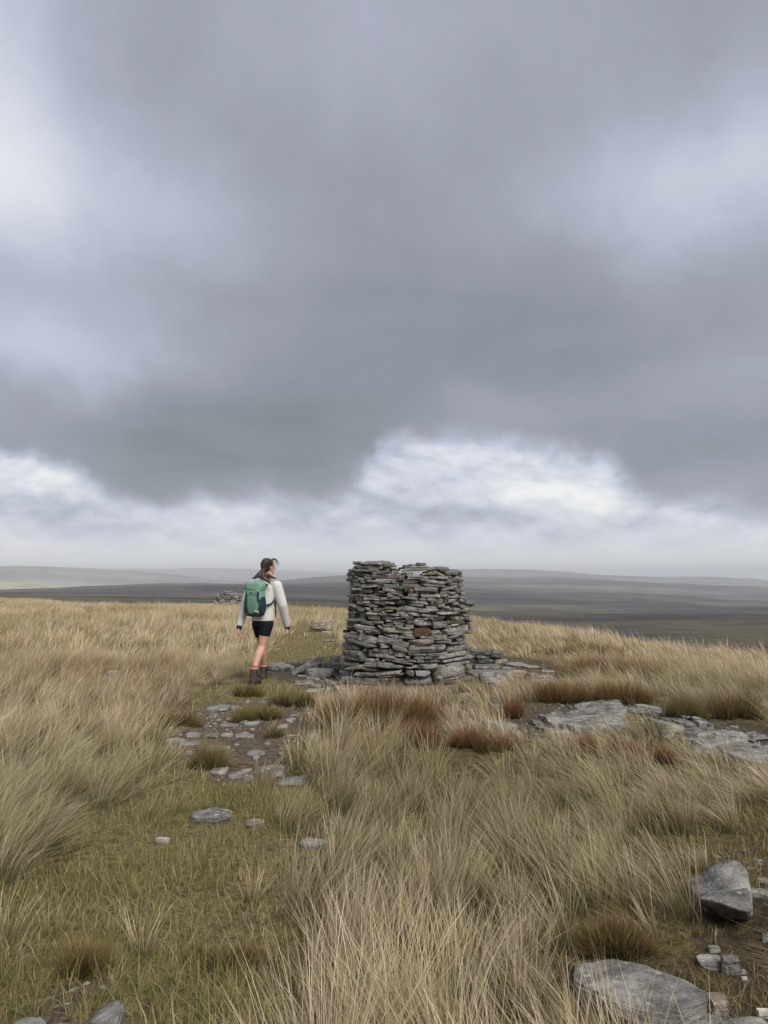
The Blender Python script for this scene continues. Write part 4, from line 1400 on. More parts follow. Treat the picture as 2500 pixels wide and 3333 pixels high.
def straw(name, y0, y1, step, per, seg, width, Lr, rad, t0, label):
    P = jgrid(y0, y1, step)
    x, y = P[:, 0], P[:, 1]
    zz = zone(x, y)
    dice = RNG.random(len(x))
    keep = (zz == 0) | ((zz == 1) & (dice < np.where(y > 10.4, 0.20, 0.11))) | ((zz == 4) & (dice < 0.08)) | ((zz == 2) & (dice < 0.03))
    keep &= clear_of_stones(x, y, 1.0) & (off_tussock(x, y) | (RNG.random(len(x)) < 0.12))
    P = P[keep]
    zk = zz[keep]
    x, y = P[:, 0], P[:, 1]
    n = len(P)
    big = fbm(x / 0.8, y / 1.1, 41, 3)
    wide = fbm(x / 3.2, y / 4.5, 55, 3)
    size = np.clip(0.42 + 1.0 * big + RNG.normal(0, 0.22, n), 0.34, 1.55)
    size = np.where(zk > 0, size * 0.55, size)
    # grass is lower on the trodden side of the hill
    side = np.clip((0.2 - x) / 1.2, -1, 1)
    wx = np.where(side > 0, 0.30, 0.55) * side + (fbm(x / 1.4, y / 1.4, 66, 2) - 0.5) * 0.6
    wdir = np.stack([wx, WIND[1] * (0.1 + 1.3 * fbm(x / 1.2, y / 1.2, 77, 2))], -1)
    cnt = RNG.poisson(per * np.clip(size, 0.35, 1.5) * np.where(zk > 0, 0.55, 1.0))
    idx = np.repeat(np.arange(n), cnt)
    m = len(idx)
    trad = rad * np.clip(size, 0.5, 1.4) * RNG.uniform(0.7, 1.3, n)
    fill = RNG.random(m) < 0.16
    ang = RNG.uniform(0, 2 * pi, m)
    q = np.sqrt(RNG.random(m))
    u = np.stack([np.cos(ang) * q, np.sin(ang) * q], -1)
    off = u * np.where(fill, step * 0.8, trad[idx])[:, None]
    root = np.empty((m, 3))
    root[:, :2] = P[idx] + off
    ok = clear_of_stones(root[:, 0], root[:, 1], 0.96)
    root, idx, u, fill = root[ok], idx[ok], u[ok], fill[ok]
    m = len(idx)
    root[:, 2] = land_z(root[:, 0], root[:, 1]) - 0.01
    L = RNG.uniform(Lr[0], Lr[1], m) * size[idx] * np.where(fill, 0.55, 1.0)
    long_ = RNG.random(m) < 0.07
    L = np.where(long_, L * 1.3, L)
    fan = np.where(fill, 0.2, 0.48)[:, None]
    lean = wdir[idx] + RNG.normal(0, 0.14, (n, 2))[idx] + u * fan + RNG.normal(0, 0.13, (m, 2))
    k = RNG.choice(4, m, p=[0.36, 0.26, 0.18, 0.20])
    ct = np.array(STRAW_TIP)[k]
    cb = np.array(STRAW_BASE)[RNG.integers(0, 3, m)]
    tone = RNG.normal(0, 1, n)
    green = np.clip((wide[idx] - 0.57) * 2.6 + tone[idx] * 0.16 + RNG.normal(0, 0.18, m), 0, 0.7)
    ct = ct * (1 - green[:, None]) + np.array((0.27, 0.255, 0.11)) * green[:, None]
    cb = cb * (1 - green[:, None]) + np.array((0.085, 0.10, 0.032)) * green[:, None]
    rust = np.clip((fbm(x / 1.9, y / 1.9, 91, 3) - 0.56) * 5, 0, 0.6)[idx] * (RNG.random(m) < 0.6)
    ct = ct * (1 - rust[:, None]) + np.array((0.30, 0.18, 0.085)) * rust[:, None]
    v = np.clip(RNG.normal(1.0, 0.15, m) + tone[idx] * 0.10, 0.5, 1.45)[:, None]
    ct = ct * v
    wd = width * RNG.uniform(0.65, 1.3, m) * np.where(long_, 0.8, 1.0)
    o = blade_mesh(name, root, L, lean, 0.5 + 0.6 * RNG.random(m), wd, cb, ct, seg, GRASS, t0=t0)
    o['kind'] = 'stuff'
    o['label'] = label
    return o, m * (2 * seg - 1)


tris = 0
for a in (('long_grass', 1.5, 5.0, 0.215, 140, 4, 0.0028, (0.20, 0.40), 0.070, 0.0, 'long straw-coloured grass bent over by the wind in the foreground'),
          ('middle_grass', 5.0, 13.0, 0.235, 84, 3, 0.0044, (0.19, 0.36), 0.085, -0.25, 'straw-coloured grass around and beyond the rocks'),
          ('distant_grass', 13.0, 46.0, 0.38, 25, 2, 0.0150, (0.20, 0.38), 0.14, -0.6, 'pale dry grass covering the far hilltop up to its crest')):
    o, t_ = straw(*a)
    tris += t_
    print('GRASS', a[0], t_)


def turf(name, y0, y1, step, per, width, Lr, label):
    P = jgrid(y0, y1, step)
    x, y = P[:, 0], P[:, 1]
    zz = zone(x, y)
    pr = np.choose(zz, [0.13, 1.0, 0.10, 0.05, 0.95])
    patch = fbm(x / 0.5, y / 0.5, 88, 3)
    keep = (RNG.random(len(x)) < pr * np.clip(patch * 2.0, 0.25, 1.3))
    keep &= clear_of_stones(x, y, 0.97)
    P, zk = P[keep], zz[keep]
    patch = patch[keep]
    n = len(P)
    idx = np.repeat(np.arange(n), RNG.poisson(per, n))
    m = len(idx)
    off = RNG.normal(0, step * 0.5, (m, 2))
    root = np.empty((m, 3))
    root[:, :2] = P[idx] + off
    root[:, 2] = land_z(root[:, 0], root[:, 1]) - 0.006
    sz = np.where(zk == 1, 1.0, 0.75)[idx] * (0.35 + 1.3 * patch[idx])
    L = RNG.uniform(Lr[0], Lr[1], m) * sz
    lean = RNG.normal(0, 0.42, (m, 2)) * np.where(RNG.random(m) < 0.3, 2.2, 1.0)[:, None] + off / step * 0.25 + WIND * 0.3
    pal = np.array([(0.32, 0.30, 0.115), (0.23, 0.235, 0.078), (0.54, 0.45, 0.25), (0.42, 0.34, 0.18), (0.27, 0.20, 0.10)])
    mixn = fbm(root[:, 0] / 0.9, root[:, 1] / 0.9, 123, 3)
    prob = np.clip((mixn - 0.40) * 3.4, 0.04, 0.85)
    gsel = RNG.random(m) < prob * 0.7
    k = np.where(gsel & (zk[idx] != 4), RNG.integers(0, 2, m), RNG.integers(2, 5, m))
    k = np.where((zk[idx] == 4) & (k == 2) & (RNG.random(m) < 0.8), 4, k)
    ct = pal[k] * np.clip(RNG.normal(1.0, 0.2, m), 0.55, 1.5)[:, None]
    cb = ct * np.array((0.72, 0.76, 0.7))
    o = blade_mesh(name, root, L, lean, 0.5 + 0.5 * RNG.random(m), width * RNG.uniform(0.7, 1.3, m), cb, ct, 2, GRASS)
    o['kind'] = 'stuff'
    o['label'] = label
    return m * 3


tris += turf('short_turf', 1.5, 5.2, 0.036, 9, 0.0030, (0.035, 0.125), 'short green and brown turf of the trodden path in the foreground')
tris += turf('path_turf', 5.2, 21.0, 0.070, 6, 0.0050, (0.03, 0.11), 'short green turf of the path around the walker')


# ------------------------------------------------------------------ tussocks one can pick out
def tussock(box, n, label, tip=(0.25, 0.135, 0.06), base=(0.075, 0.075, 0.024), name='grass_tussock', seg=3, spread=0.45, height=1.0):
    global tris
    x0, y0, x1, y1 = box
    g = gp((x0 + x1) / 2, y1)
    Y = g[1]
    wd = (x1 - x0) / F * Y
    h = (y1 - y0) / F * Y * height
    dd = min(0.5 * wd, 0.45)
    cx, cy = g[0], g[1] + dd * 0.5
    rg = np.random.default_rng(int(x0 * 7 + y0))
    ncl = max(5, int(wd * dd / 0.008))
    cc = np.stack([rg.uniform(-0.46, 0.46, ncl) * wd, rg.uniform(-0.5, 0.5, ncl) * dd], -1)
    cc = cc[(cc[:, 0] / (0.5 * wd)) ** 2 + (cc[:, 1] / (0.5 * dd)) ** 2 < 1.0]
    k = rg.integers(0, len(cc), n)
    ang = rg.uniform(0, 2 * pi, n)
    rr = 0.05 * np.sqrt(rg.random(n))
    off = np.stack([np.cos(ang) * rr, np.sin(ang) * rr], -1)
    p2 = cc[k] + off
    q = np.stack([p2[:, 0] / (0.5 * wd), p2[:, 1] / (0.5 * dd)], -1)
    root = np.zeros((n, 3))
    root[:, :2] = p2
    base_zz = gz(cx, cy)
    root[:, 2] = land_z(cx + p2[:, 0], cy + p2[:, 1]) - base_zz - 0.01
    edge = np.clip(1.12 - 0.45 * (q ** 2).sum(1), 0.45, 1.1)
    L = h * edge * rg.uniform(0.55, 1.15, n)
    lean = q * spread * 1.1 + off / 0.05 * 0.25 + rg.normal(0, 0.20, (n, 2)) + WIND * 0.3
    v = np.clip(rg.normal(1, 0.22, n), 0.5, 1.6)[:, None]
    ct = np.array(tip)[None] * v
    straw_ = rg.random(n) < 0.13
    ct = np.where(straw_[:, None], np.array((0.46, 0.37, 0.21))[None] * v, ct)
    cb = np.array(base)[None] * np.clip(rg.normal(1, 0.2, n), 0.6, 1.5)[:, None]
    wdt = max(0.0026, 0.00042 * Y) * rg.uniform(0.7, 1.3, n)
    o = blade_mesh(name, root, L, lean, 0.35 + 0.4 * rg.random(n), wdt, cb, ct, seg, GRASS)
    o.location = (cx, cy, base_zz)
    tag(o, label, 'tussock', 'brown tussocks')
    tris += n * (2 * seg - 1)


BR = (0.235, 0.125, 0.052)
RU = (0.27, 0.125, 0.060)
OL = (0.27, 0.215, 0.085)
tussock((1040, 2235, 1450, 2385), 5200, 'wide rusty brown tussock right in front of the cairn', BR)
tussock((1290, 2345, 1500, 2440), 2200, 'reddish tussock between the cairn and the pale foreground grass', RU)
tussock((1480, 2370, 1690, 2450), 2200, 'reddish tussock below the grey lichened boulder', RU)
tussock((1645, 2278, 1745, 2342), 1600, 'small round brown and green tussock at the left end of the bedrock slab', RU)
tussock((1655, 2200, 1755, 2255), 1400, 'small green-footed tussock beside the cream-topped block', OL)
tussock((1730, 2215, 1930, 2292), 2400, 'broad brown tussock behind the big bedrock slab, left half', BR)
tussock((1910, 2218, 2140, 2298), 2600, 'broad brown tussock behind the big bedrock slab, right half', BR)
tussock((1840, 2135, 2010, 2208), 1800, 'brown tussock in the pale grass behind the broad ones', BR)
tussock((1990, 2140, 2180, 2215), 1600, 'faded brown tussock right of the one in the pale grass', (0.30, 0.19, 0.09))
tussock((1880, 2385, 2050, 2470), 2000, 'red-brown tussock in front of the big bedrock slab', RU)
tussock((2040, 2410, 2200, 2490), 1800, 'red-brown tussock below the lichened block', RU)
tussock((2165, 2255, 2305, 2345), 2200, 'round olive tussock rising behind the pavement rubble', OL)
tussock((2300, 2250, 2520, 2345), 2600, 'dark brown tussock near the right edge above the pavement', (0.22, 0.15, 0.065))
tussock((2040, 2318, 2094, 2356), 700, 'small golden tuft growing on the bedrock slab', (0.36, 0.27, 0.11), (0.16, 0.14, 0.05))
tussock((560, 3040, 840, 3165), 2600, 'dark brown-green tussock in the turf at the bottom', (0.22, 0.155, 0.065), (0.075, 0.085, 0.028), height=0.62, spread=0.7)
tussock((90, 3010, 360, 3180), 2600, 'rust-tinged tussock at the bottom left above bare earth', (0.28, 0.20, 0.088), (0.085, 0.095, 0.03), height=0.55, spread=0.75)
tussock((740, 2290, 918, 2352), 2000, 'olive tussock standing in the worn path', OL)
tussock((870, 2245, 1015, 2302), 1700, 'dark green-brown tussock below the fallen stones', (0.20, 0.15, 0.055), (0.05, 0.065, 0.02))
tussock((735, 2205, 850, 2270), 1400, "low brown tussock at the walker's near boot", (0.21, 0.16, 0.06), (0.06, 0.07, 0.022), height=0.7)
tussock((848, 2365, 935, 2402), 800, 'small dark tuft in bare earth on the path', (0.19, 0.15, 0.06), (0.05, 0.06, 0.02))
tussock((470, 2300, 640, 2372), 1600, 'rusty tussock at the left side of the worn path', (0.27, 0.18, 0.075))
tussock((270, 2360, 440, 2465), 1600, 'straw tussock fanning out left of the path', (0.44, 0.36, 0.19), (0.14, 0.12, 0.05))
tussock((620, 2390, 720, 2510), 1200, 'upright straw tuft at the lower left of the path stones', (0.34, 0.28, 0.13), (0.10, 0.10, 0.035))
tussock((1920, 2990, 2110, 3130), 2000, 'dark green-brown tussock behind the large lichened slab', (0.23, 0.16, 0.065), (0.05, 0.06, 0.018))
tussock((1820, 2080, 2040, 2135), 1500, 'faint brown tussock far off in the pale grass on the right', (0.33, 0.22, 0.11))
tussock((1475, 2195, 1560, 2262), 900, "pale windblown tuft at the cairn's right corner", (0.50, 0.42, 0.24), (0.16, 0.15, 0.05))
print('GRASS total tris', tris)
#@@PERSON

# ------------------------------------------------------------------ the walker
def capsule(p0, p1, r0, r1, nseg=12, flat=None):
    p0 = np.array(p0, float)
    p1 = np.array(p1, float)
    d = p1 - p0
    L = np.linalg.norm(d)
    d = d / max(L, 1e-9)
    a = np.cross(d, (0, 0, 1.0)) if abs(d[2]) < 0.95 else np.cross(d, (0, 1.0, 0))
    a /= np.linalg.norm(a)
    b = np.cross(d, a)
    rings = []
    for th in (0.2, 0.7, 1.2):
        rings.append((p0 - d * r0 * cos(th), r0 * sin(th)))
    for t in np.linspace(0, 1, 6):
        rings.append((p0 + (p1 - p0) * t, r0 + (r1 - r0) * t))
    for th in (1.2, 0.7, 0.2):
        rings.append((p1 + d * r1 * cos(th), r1 * sin(th)))
    V = []
    F_ = []
    an = np.linspace(0, 2 * pi, nseg, endpoint=False)
    for c, r in rings:
        for q in an:
            o = a * cos(q) * r + b * sin(q) * r
            if flat is not None:
                o = o - np.array(flat[0]) * np.dot(o, flat[0]) * (1 - flat[1])
            V.append(c + o)
    for i in range(len(rings) - 1):
        for j in range(nseg):
            k = (j + 1) % nseg
            F_.append([i * nseg + j, i * nseg + k, (i + 1) * nseg + k, (i + 1) * nseg + j])
    F_.append(list(range(nseg))[::-1])
    F_.append(list(range((len(rings) - 1) * nseg, len(rings) * nseg)))
    return V, F_


def loft(sections, axx, axy, nseg=24, sq=2.4):
    """closed loft of (centre, half width, half depth) sections, widths along axx, depths along axy"""
    V, F_ = [], []
    for c, a, b in sections:
        for q in np.linspace(0, 2 * pi, nseg, endpoint=False):
            cq, sq_ = cos(q), sin(q)
            k = (abs(cq) ** sq + abs(sq_) ** sq) ** (-1 / sq)
            V.append(np.array(c) + np.array(axx) * a * cq * k + np.array(axy) * b * sq_ * k)
    n = len(sections)
    for i in range(n - 1):
        for j in range(nseg):
            k = (j + 1) % nseg
            F_.append([i * nseg + j, i * nseg + k, (i + 1) * nseg + k, (i + 1) * nseg + j])
    F_.append(list(range(nseg))[::-1])
    F_.append(list(range((n - 1) * nseg, n * nseg)))
    return V, F_


def ellipsoid(c, axes, nu=16, nv=12):
    V, F_ = [], []
    A = [np.array(a, float) for a in axes]
    for i in range(1, nv):
        th = pi * i / nv
        for j in range(nu):
            ph = 2 * pi * j / nu
            V.append(np.array(c) + A[0] * sin(th) * cos(ph) + A[1] * sin(th) * sin(ph) + A[2] * cos(th))
    for i in range(nv - 2):
        for j in range(nu):
            k = (j + 1) % nu
            F_.append([i * nu + j, (i + 1) * nu + j, (i + 1) * nu + k, i * nu + k])
    F_.append(list(range(nu)))
    F_.append(list(range((nv - 2) * nu, (nv - 1) * nu))[::-1])
    return V, F_


class Shape:
    def __init__(self):
        self.v = []
        self.f = []

    def add(self, vf):
        b = len(self.v)
        self.v += [tuple(p) for p in vf[0]]
        self.f += [[i + b for i in f] for f in vf[1]]
        return self

    def chain(self, pts, rads, flat=None):
        for i in range(len(pts) - 1):
            self.add(capsule(pts[i], pts[i + 1], rads[i], rads[i + 1], flat=flat))
        return self


def fuse(name, shp, voxel, mat, parent, smooth=6, cut=None):
    """one continuous skin round all the shapes"""
    me = bpy.data.meshes.new(name + '_tmp')
    me.from_pydata(shp.v, [], shp.f)
    bm = bmesh.new()
    bm.from_mesh(me)
    bmesh.ops.recalc_face_normals(bm, faces=bm.faces)
    bm.to_mesh(me)
    bm.free()
    tmp = bpy.data.objects.new(name + '_tmp', me)
    COL.objects.link(tmp)
    md = tmp.modifiers.new('r', 'REMESH')
    md.mode = 'VOXEL'
    md.voxel_size = voxel
    if smooth:
        sm = tmp.modifiers.new('s', 'SMOOTH')
        sm.factor = 0.5
        sm.iterations = smooth
    dg = bpy.context.evaluated_depsgraph_get()
    out = bpy.data.meshes.new_from_object(tmp.evaluated_get(dg), depsgraph=dg)
    bpy.data.objects.remove(tmp)
    bpy.data.meshes.remove(me)
    out.name = name
    if cut:
        bm = bmesh.new()
        bm.from_mesh(out)
        for co, no in cut:
            bmesh.ops.bisect_plane(bm, geom=list(bm.verts) + list(bm.edges) + list(bm.faces), plane_co=co, plane_no=no, clear_outer=True)
        bm.to_mesh(out)
        bm.free()
    out.materials.clear()
    out.materials.append(mat)
    out.polygons.foreach_set('use_smooth', np.ones(len(out.polygons), bool))
    o = bpy.data.objects.new(name, out)
    link(o, parent)
    return o


def J(cx, cy, Y):
    """a point on the walker: close-up pixel and depth"""
    return at_depth(700 + cx / 4.609, 1780 + cy / 4.609, Y)


SKIN = mat_plain('skin', (0.60, 0.345, 0.255), 0.55, 14.0, 0.06, spec=0.35)
HAIR = mat_plain('brown_hair', (0.055, 0.032, 0.020), 0.5, 60.0, 0.35, 0.004, 90.0, 0.4)
FLEECE = mat_plain('cream_fleece', (0.68, 0.68, 0.655), 0.95, 55.0, 0.06, 0.006, 120.0, 0.1)
NAVY = mat_plain('navy_cloth', (0.011, 0.011, 0.018), 0.8, 40.0, 0.2, 0.003, 60.0, 0.2)
TRIM = mat_plain('navy_binding', (0.03, 0.022, 0.075), 0.8, 40.0, 0.2)
SAGE = mat_plain('sage_nylon', (0.185, 0.345, 0.262), 0.6, 9.0, 0.10, 0.010, 14.0, 0.3)
SAGE2 = mat_plain('sage_nylon_panel', (0.150, 0.275, 0.212), 0.6, 9.0, 0.10, 0.008, 14.0, 0.3)
TEAL = mat_plain('dark_teal_mesh', (0.016, 0.042, 0.048), 0.75, 60.0, 0.3, 0.004, 80.0, 0.3)
PINE = mat_plain('dark_green_nylon', (0.022, 0.055, 0.046), 0.65, 20.0, 0.15, 0.004, 30.0, 0.3)
WHITE = mat_plain('white_label', (0.78, 0.78, 0.76), 0.7, 30.0, 0.04)
INK = mat_plain('label_print', (0.10, 0.11, 0.11), 0.7, 30.0, 0.04)
REDS = mat_plain('red_sock', (0.42, 0.085, 0.075), 0.9, 60.0, 0.2)
PINKW = mat_plain('pale_boot_lining', (0.62, 0.50, 0.46), 0.9, 60.0, 0.1)
BOOTD = mat_plain('dark_boot_cuff', (0.020, 0.020, 0.026), 0.8, 50.0, 0.25, 0.004)
BOOTB = mat_plain('brown_boot_leather', (0.060, 0.047, 0.038), 0.75, 40.0, 0.3, 0.005)
SOLE = mat_plain('boot_rubber', (0.022, 0.020, 0.018), 0.8, 40.0, 0.2)

TH = radians(18)
FW = np.array([sin(TH), cos(TH), 0.0])
RT = np.array([cos(TH), -sin(TH), 0.0])
UP = np.array([0, 0, 1.0])
YC = 10.2


def build_walker():
    hip = J(722, 1130, YC)
    root = empty('person', (hip[0], YC - 0.15, 0.0))
    tag(root, 'hiker in cream fleece and black shorts walking away, green backpack on', 'person')
    pr = np.array(root.location)

    def L_(p):
        return np.array(p) - pr
    neck = J(812, 455, YC + 0.02)
    head = J(800, 295, YC + 0.03)
    sh_r = J(925, 590, YC - 0.03)
    sh_l = J(560, 590, YC + 0.07)
    el_r = J(1010, 870, YC - 0.02)
    el_l = J(440, 905, YC - 0.02)
    wr_r = J(1078, 1180, YC + 0.10)
    wr_l = J(372, 1178, YC - 0.10)
    hp_r = J(775, 1120, YC - 0.03)
    hp_l = J(655, 1120, YC + 0.04)
    kn_r = J(705, 1500, YC - 0.04)
    an_r = J(585, 1830, YC - 0.20)
    kn_l = J(715, 1500, YC + 0.22)
    an_l = J(728, 1790, YC + 0.30)
    fh = np.array([0.78, 0.62, -0.06])
    fh /= np.linalg.norm(fh)
    hs = np.cross(fh, UP)
    hs /= np.linalg.norm(hs)
    # ---- body: one skin from head to ankles and fingertips
    b = Shape()
    tors = [(hip - UP * 0.03, 0.13, 0.095), (hip + UP * 0.10, 0.125, 0.09), (hip + UP * 0.22, 0.115, 0.085), (hip + UP * 0.36, 0.125, 0.09), (hip + UP * 0.46, 0.13, 0.075), (hip + UP * 0.52 + RT * 0.015, 0.06, 0.05)]
    b.add(loft([(L_(c), a, d) for c, a, d in tors], RT, FW))
    b.chain([L_(hip + UP * 0.46 + RT * 0.03), L_(neck), L_(head - UP * 0.05 - fh * 0.01)], [0.06, 0.047, 0.046])
    b.add(ellipsoid(L_(head), [hs * 0.070, fh * 0.088, UP * 0.103]))
    b.add(ellipsoid(L_(head + fh * 0.040 - UP * 0.062), [hs * 0.050, fh * 0.048, UP * 0.045]))
    b.add(capsule(L_(head + fh * 0.083 + UP * 0.012), L_(head + fh * 0.104 - UP * 0.020), 0.009, 0.012))
    for sgn in (1, -1):
        b.add(ellipsoid(L_(head + hs * 0.071 * sgn - fh * 0.005 - UP * 0.010), [hs * 0.010, fh * 0.017, UP * 0.030], 10, 8))
    for s_, e_, w_ in ((sh_r, el_r, wr_r), (sh_l, el_l, wr_l)):
        b.chain([L_(s_), L_(e_), L_(w_)], [0.050, 0.038, 0.026])
    for h_, k_, a_ in ((hp_r, kn_r, an_r), (hp_l, kn_l, an_l)):
        m1 = h_ * 0.5 + k_ * 0.5
        calf = k_ * 0.68 + a_ * 0.32 - FW * 0.018
        b.chain([L_(h_), L_(m1), L_(k_), L_(calf), L_(a_ * 0.85 + k_ * 0.15), L_(a_)], [0.088, 0.072, 0.052, 0.056, 0.038, 0.036])
    for w_, side, curl in ((wr_r, -1, 1.1), (wr_l, 1, 0.7)):
        dn = np.array([0.05 * -side, 0.10 if side < 0 else -0.06, -1.0])
        dn /= np.linalg.norm(dn)
        acr = np.cross(dn, RT)
        acr /= np.linalg.norm(acr)                    # across the knuckles
        inn = RT * side                               # palm faces the thigh
        k0 = w_ + dn * 0.092
        b.add(capsule(L_(w_ + dn * 0.012), L_(k0), 0.030, 0.034, flat=(RT, 0.55)))
        for q, (fo, fl) in enumerate(((-0.030, 0.060), (-0.010, 0.070), (0.010, 0.066), (0.029, 0.052))):
            p = k0 + acr * fo
            pts = [p]
            ang = 0.35 * curl
            for seg in (0.42, 0.33, 0.25):
                dv = dn * cos(ang) + inn * sin(ang)
                p = p + dv * fl * seg
                pts.append(p)
                ang += 0.62 * curl
            b.chain([L_(x) for x in pts], [0.0105, 0.0100, 0.0092, 0.0085])
        t0 = w_ + dn * 0.045 + acr * 0.030 * (1 if side > 0 else -1) * 1.0
        b.chain([L_(t0), L_(t0 + dn * 0.035 + acr * 0.022 * (1 if side > 0 else -1) + inn * 0.01), L_(t0 + dn * 0.062 + acr * 0.018 * (1 if side > 0 else -1) + inn * 0.022)], [0.014, 0.0115, 0.0095])
    fuse('body', b, 0.0088, SKIN, root, 4)
    for sgn in (1, -1):
        e = Shape().add(ellipsoid(L_(head + fh * 0.081 + hs * 0.030 * sgn + UP * 0.008), [hs * 0.012, fh * 0.008, UP * 0.006], 8, 6))
        mesh_obj('eye', e.v, e.f, BOOTD, root, True)
    e = Shape().add(ellipsoid(L_(head + fh * 0.086 - UP * 0.052), [hs * 0.020, fh * 0.006, UP * 0.006], 8, 6))
    mesh_obj('mouth', e.v, e.f, REDS, root, True)
    # ---- fleece jacket
    j = Shape()
    hem = J(718, 1108, YC)
    jt = [(hem, 0.150, 0.118), (hem + UP * 0.10, 0.150, 0.118), (hem + UP * 0.24, 0.150, 0.115), (hem + UP * 0.37 + RT * 0.005, 0.158, 0.108),
          (hem + UP * 0.435 + RT * 0.012, 0.150, 0.096), (hem + UP * 0.485 + RT * 0.02, 0.110, 0.082), (hem + UP * 0.525 + RT * 0.03, 0.066, 0.064), (hem + UP * 0.565 + RT * 0.035, 0.060, 0.060)]
    j.add(loft([(L_(c), a, d) for c, a, d in jt], RT, FW))
    for s_, e_, w_ in ((sh_r, el_r, wr_r), (sh_l, el_l, wr_l)):
        d_ = (w_ - e_) / np.linalg.norm(w_ - e_)
        j.chain([L_(s_), L_(e_), L_(w_ - d_ * 0.01)], [0.078, 0.067, 0.046])
    jack = fuse('fleece_jacket', j, 0.0095, FLEECE, root, 7, cut=[(tuple(L_(hem + UP * 0.012)), (0, 0, -1))] if False else None)
    for s_, e_, w_ in ((sh_r, el_r, wr_r), (sh_l, el_l, wr_l)):
        d_ = (w_ - e_) / np.linalg.norm(w_ - e_)
        c_ = Shape().add(capsule(L_(w_ + d_ * 0.024), L_(w_ + d_ * 0.029), 0.0395, 0.0375, 16, flat=(d_, 0.08)))
        mesh_obj('cuff_binding', c_.v, c_.f, TRIM, root, True)
    c_ = Shape().add(loft([(L_(hem + UP * 0.535 + RT * 0.03), 0.063, 0.063), (L_(hem + UP * 0.585 + RT * 0.04), 0.060, 0.060)], RT, FW, 20))
    fuse('collar', c_, 0.008, mat_plain('grey_collar', (0.15, 0.155, 0.15), 0.9), root, 3)
    # ---- shorts
    s = Shape()
    s.add(loft([(L_(hip + UP * 0.08), 0.128, 0.105), (L_(hip), 0.135, 0.112), (L_(hip - UP * 0.05), 0.135, 0.108)], RT, FW))
    for h_, k_, fr in ((hp_r, kn_r, 0.44), (hp_l, kn_l, 0.46)):
        s.chain([L_(h_ - UP * 0.02), L_(h_ * (1 - fr) + k_ * fr)], [0.094, 0.083])
    fuse('shorts', s, 0.009, NAVY, root, 4)
    # ---- socks and boots
    for k_, a_, hd in ((kn_r, an_r, 0.30), (kn_l, an_l, 0.55)):
        ax = (k_ - a_) / np.linalg.norm(k_ - a_)
        c_ = Shape().add(capsule(L_(a_), L_(a_ + ax * 0.018), 0.043, 0.042, 14, flat=(ax, 0.75)))
        fuse('sock', c_, 0.006, REDS, root, 2)
        fd = np.array([sin(hd), cos(hd), 0.0])
        sd = np.array([cos(hd), -sin(hd), 0.0])
        gzf = gz(a_[0], a_[1])
        foot = np.array([a_[0], a_[1], gzf])
        bt = Shape()
        bt.chain([L_(a_ - UP * 0.015), L_(foot + UP * 0.055 - fd * 0.02)], [0.052, 0.052])
        o1 = fuse('boot', bt.add(capsule(L_(foot + UP * 0.050 - fd * 0.035), L_(foot + UP * 0.045 + fd * 0.12), 0.050, 0.040, flat=(UP, 0.95))), 0.007, BOOTB, root, 3)
        cf = Shape().add(capsule(L_(a_ - UP * 0.036), L_(a_ - UP * 0.078), 0.054, 0.054, 14))
        c2 = fuse('boot_cuff', cf, 0.007, BOOTD, o1, 2)
        ln = Shape().add(loft([(L_(a_ + UP * 0.002), 0.049, 0.049), (L_(a_ + UP * 0.014), 0.049, 0.049)], sd, fd, 18, 2.0))
        mesh_obj('boot_lining', ln.v, ln.f, PINKW, o1, True, radians(40))
        so_ = Shape().add(loft([(L_(foot + UP * 0.0 + fd * 0.045), 0.135, 0.048), (L_(foot + UP * 0.028 + fd * 0.045), 0.138, 0.050)], fd, sd, 24, 2.8))
        mesh_obj('sole', so_.v, so_.f, SOLE, o1, True, radians(40))
    # ---- hair: cap, ponytail in two blown strands, loose wisps
    h = Shape()
    hc = head - fh * 0.020 + UP * 0.014
    h.add(ellipsoid(L_(hc), [hs * 0.080, fh * 0.092, UP * 0.101]))
    h.add(ellipsoid(L_(head - fh * 0.055 - UP * 0.03), [hs * 0.062, fh * 0.05, UP * 0.06]))
    tie = J(722, 345, YC - 0.10)
    h.chain([L_(head - fh * 0.05 - UP * 0.02), L_(tie)], [0.045, 0.024])
    h.chain([L_(tie), L_(J(660, 410, YC - 0.15)), L_(J(610, 455, YC - 0.17)), L_(J(572, 478, YC - 0.17))], [0.024, 0.030, 0.022, 0.008])
    h.chain([L_(tie), L_(J(715, 420, YC - 0.15)), L_(J(735, 475, YC - 0.18)), L_(J(800, 520, YC - 0.19)), L_(J(828, 556, YC - 0.19))], [0.024, 0.034, 0.026, 0.018, 0.006])
    h.chain([L_(J(800, 420, YC - 0.08)), L_(J(850, 455, YC - 0.07)), L_(J(915, 474, YC - 0.04))], [0.022, 0.020, 0.006])
    h.chain([L_(J(690, 450, YC - 0.16)), L_(J(780, 480, YC - 0.17))], [0.03, 0.025])
    hair = fuse('hair', h, 0.0075, HAIR, root, 3)
    rg = random.Random(11)
    V, F_ = [], []

    def strand(p, n=9, r=0.0011):
        p = [np.array(x) for x in p]
        for i in range(len(p)):
            d = p[min(i + 1, len(p) - 1)] - p[max(i - 1, 0)]
            d = d / max(np.linalg.norm(d), 1e-6)
            s1 = np.cross(d, (0, 1, 0.1))
            s1 /= max(np.linalg.norm(s1), 1e-6)
            rr = r * (1 - 0.7 * i / (len(p) - 1))
            V.extend([p[i] - s1 * rr, p[i] + s1 * rr, p[i] + np.cross(d, s1) * rr * 1.4])
        b0 = len(V) - 3 * len(p)
        for i in range(len(p) - 1):
            for k in range(3):
                a0, a1 = b0 + i * 3 + k, b0 + i * 3 + (k + 1) % 3
                F_.append([a0, a1, a1 + 3, a0 + 3])

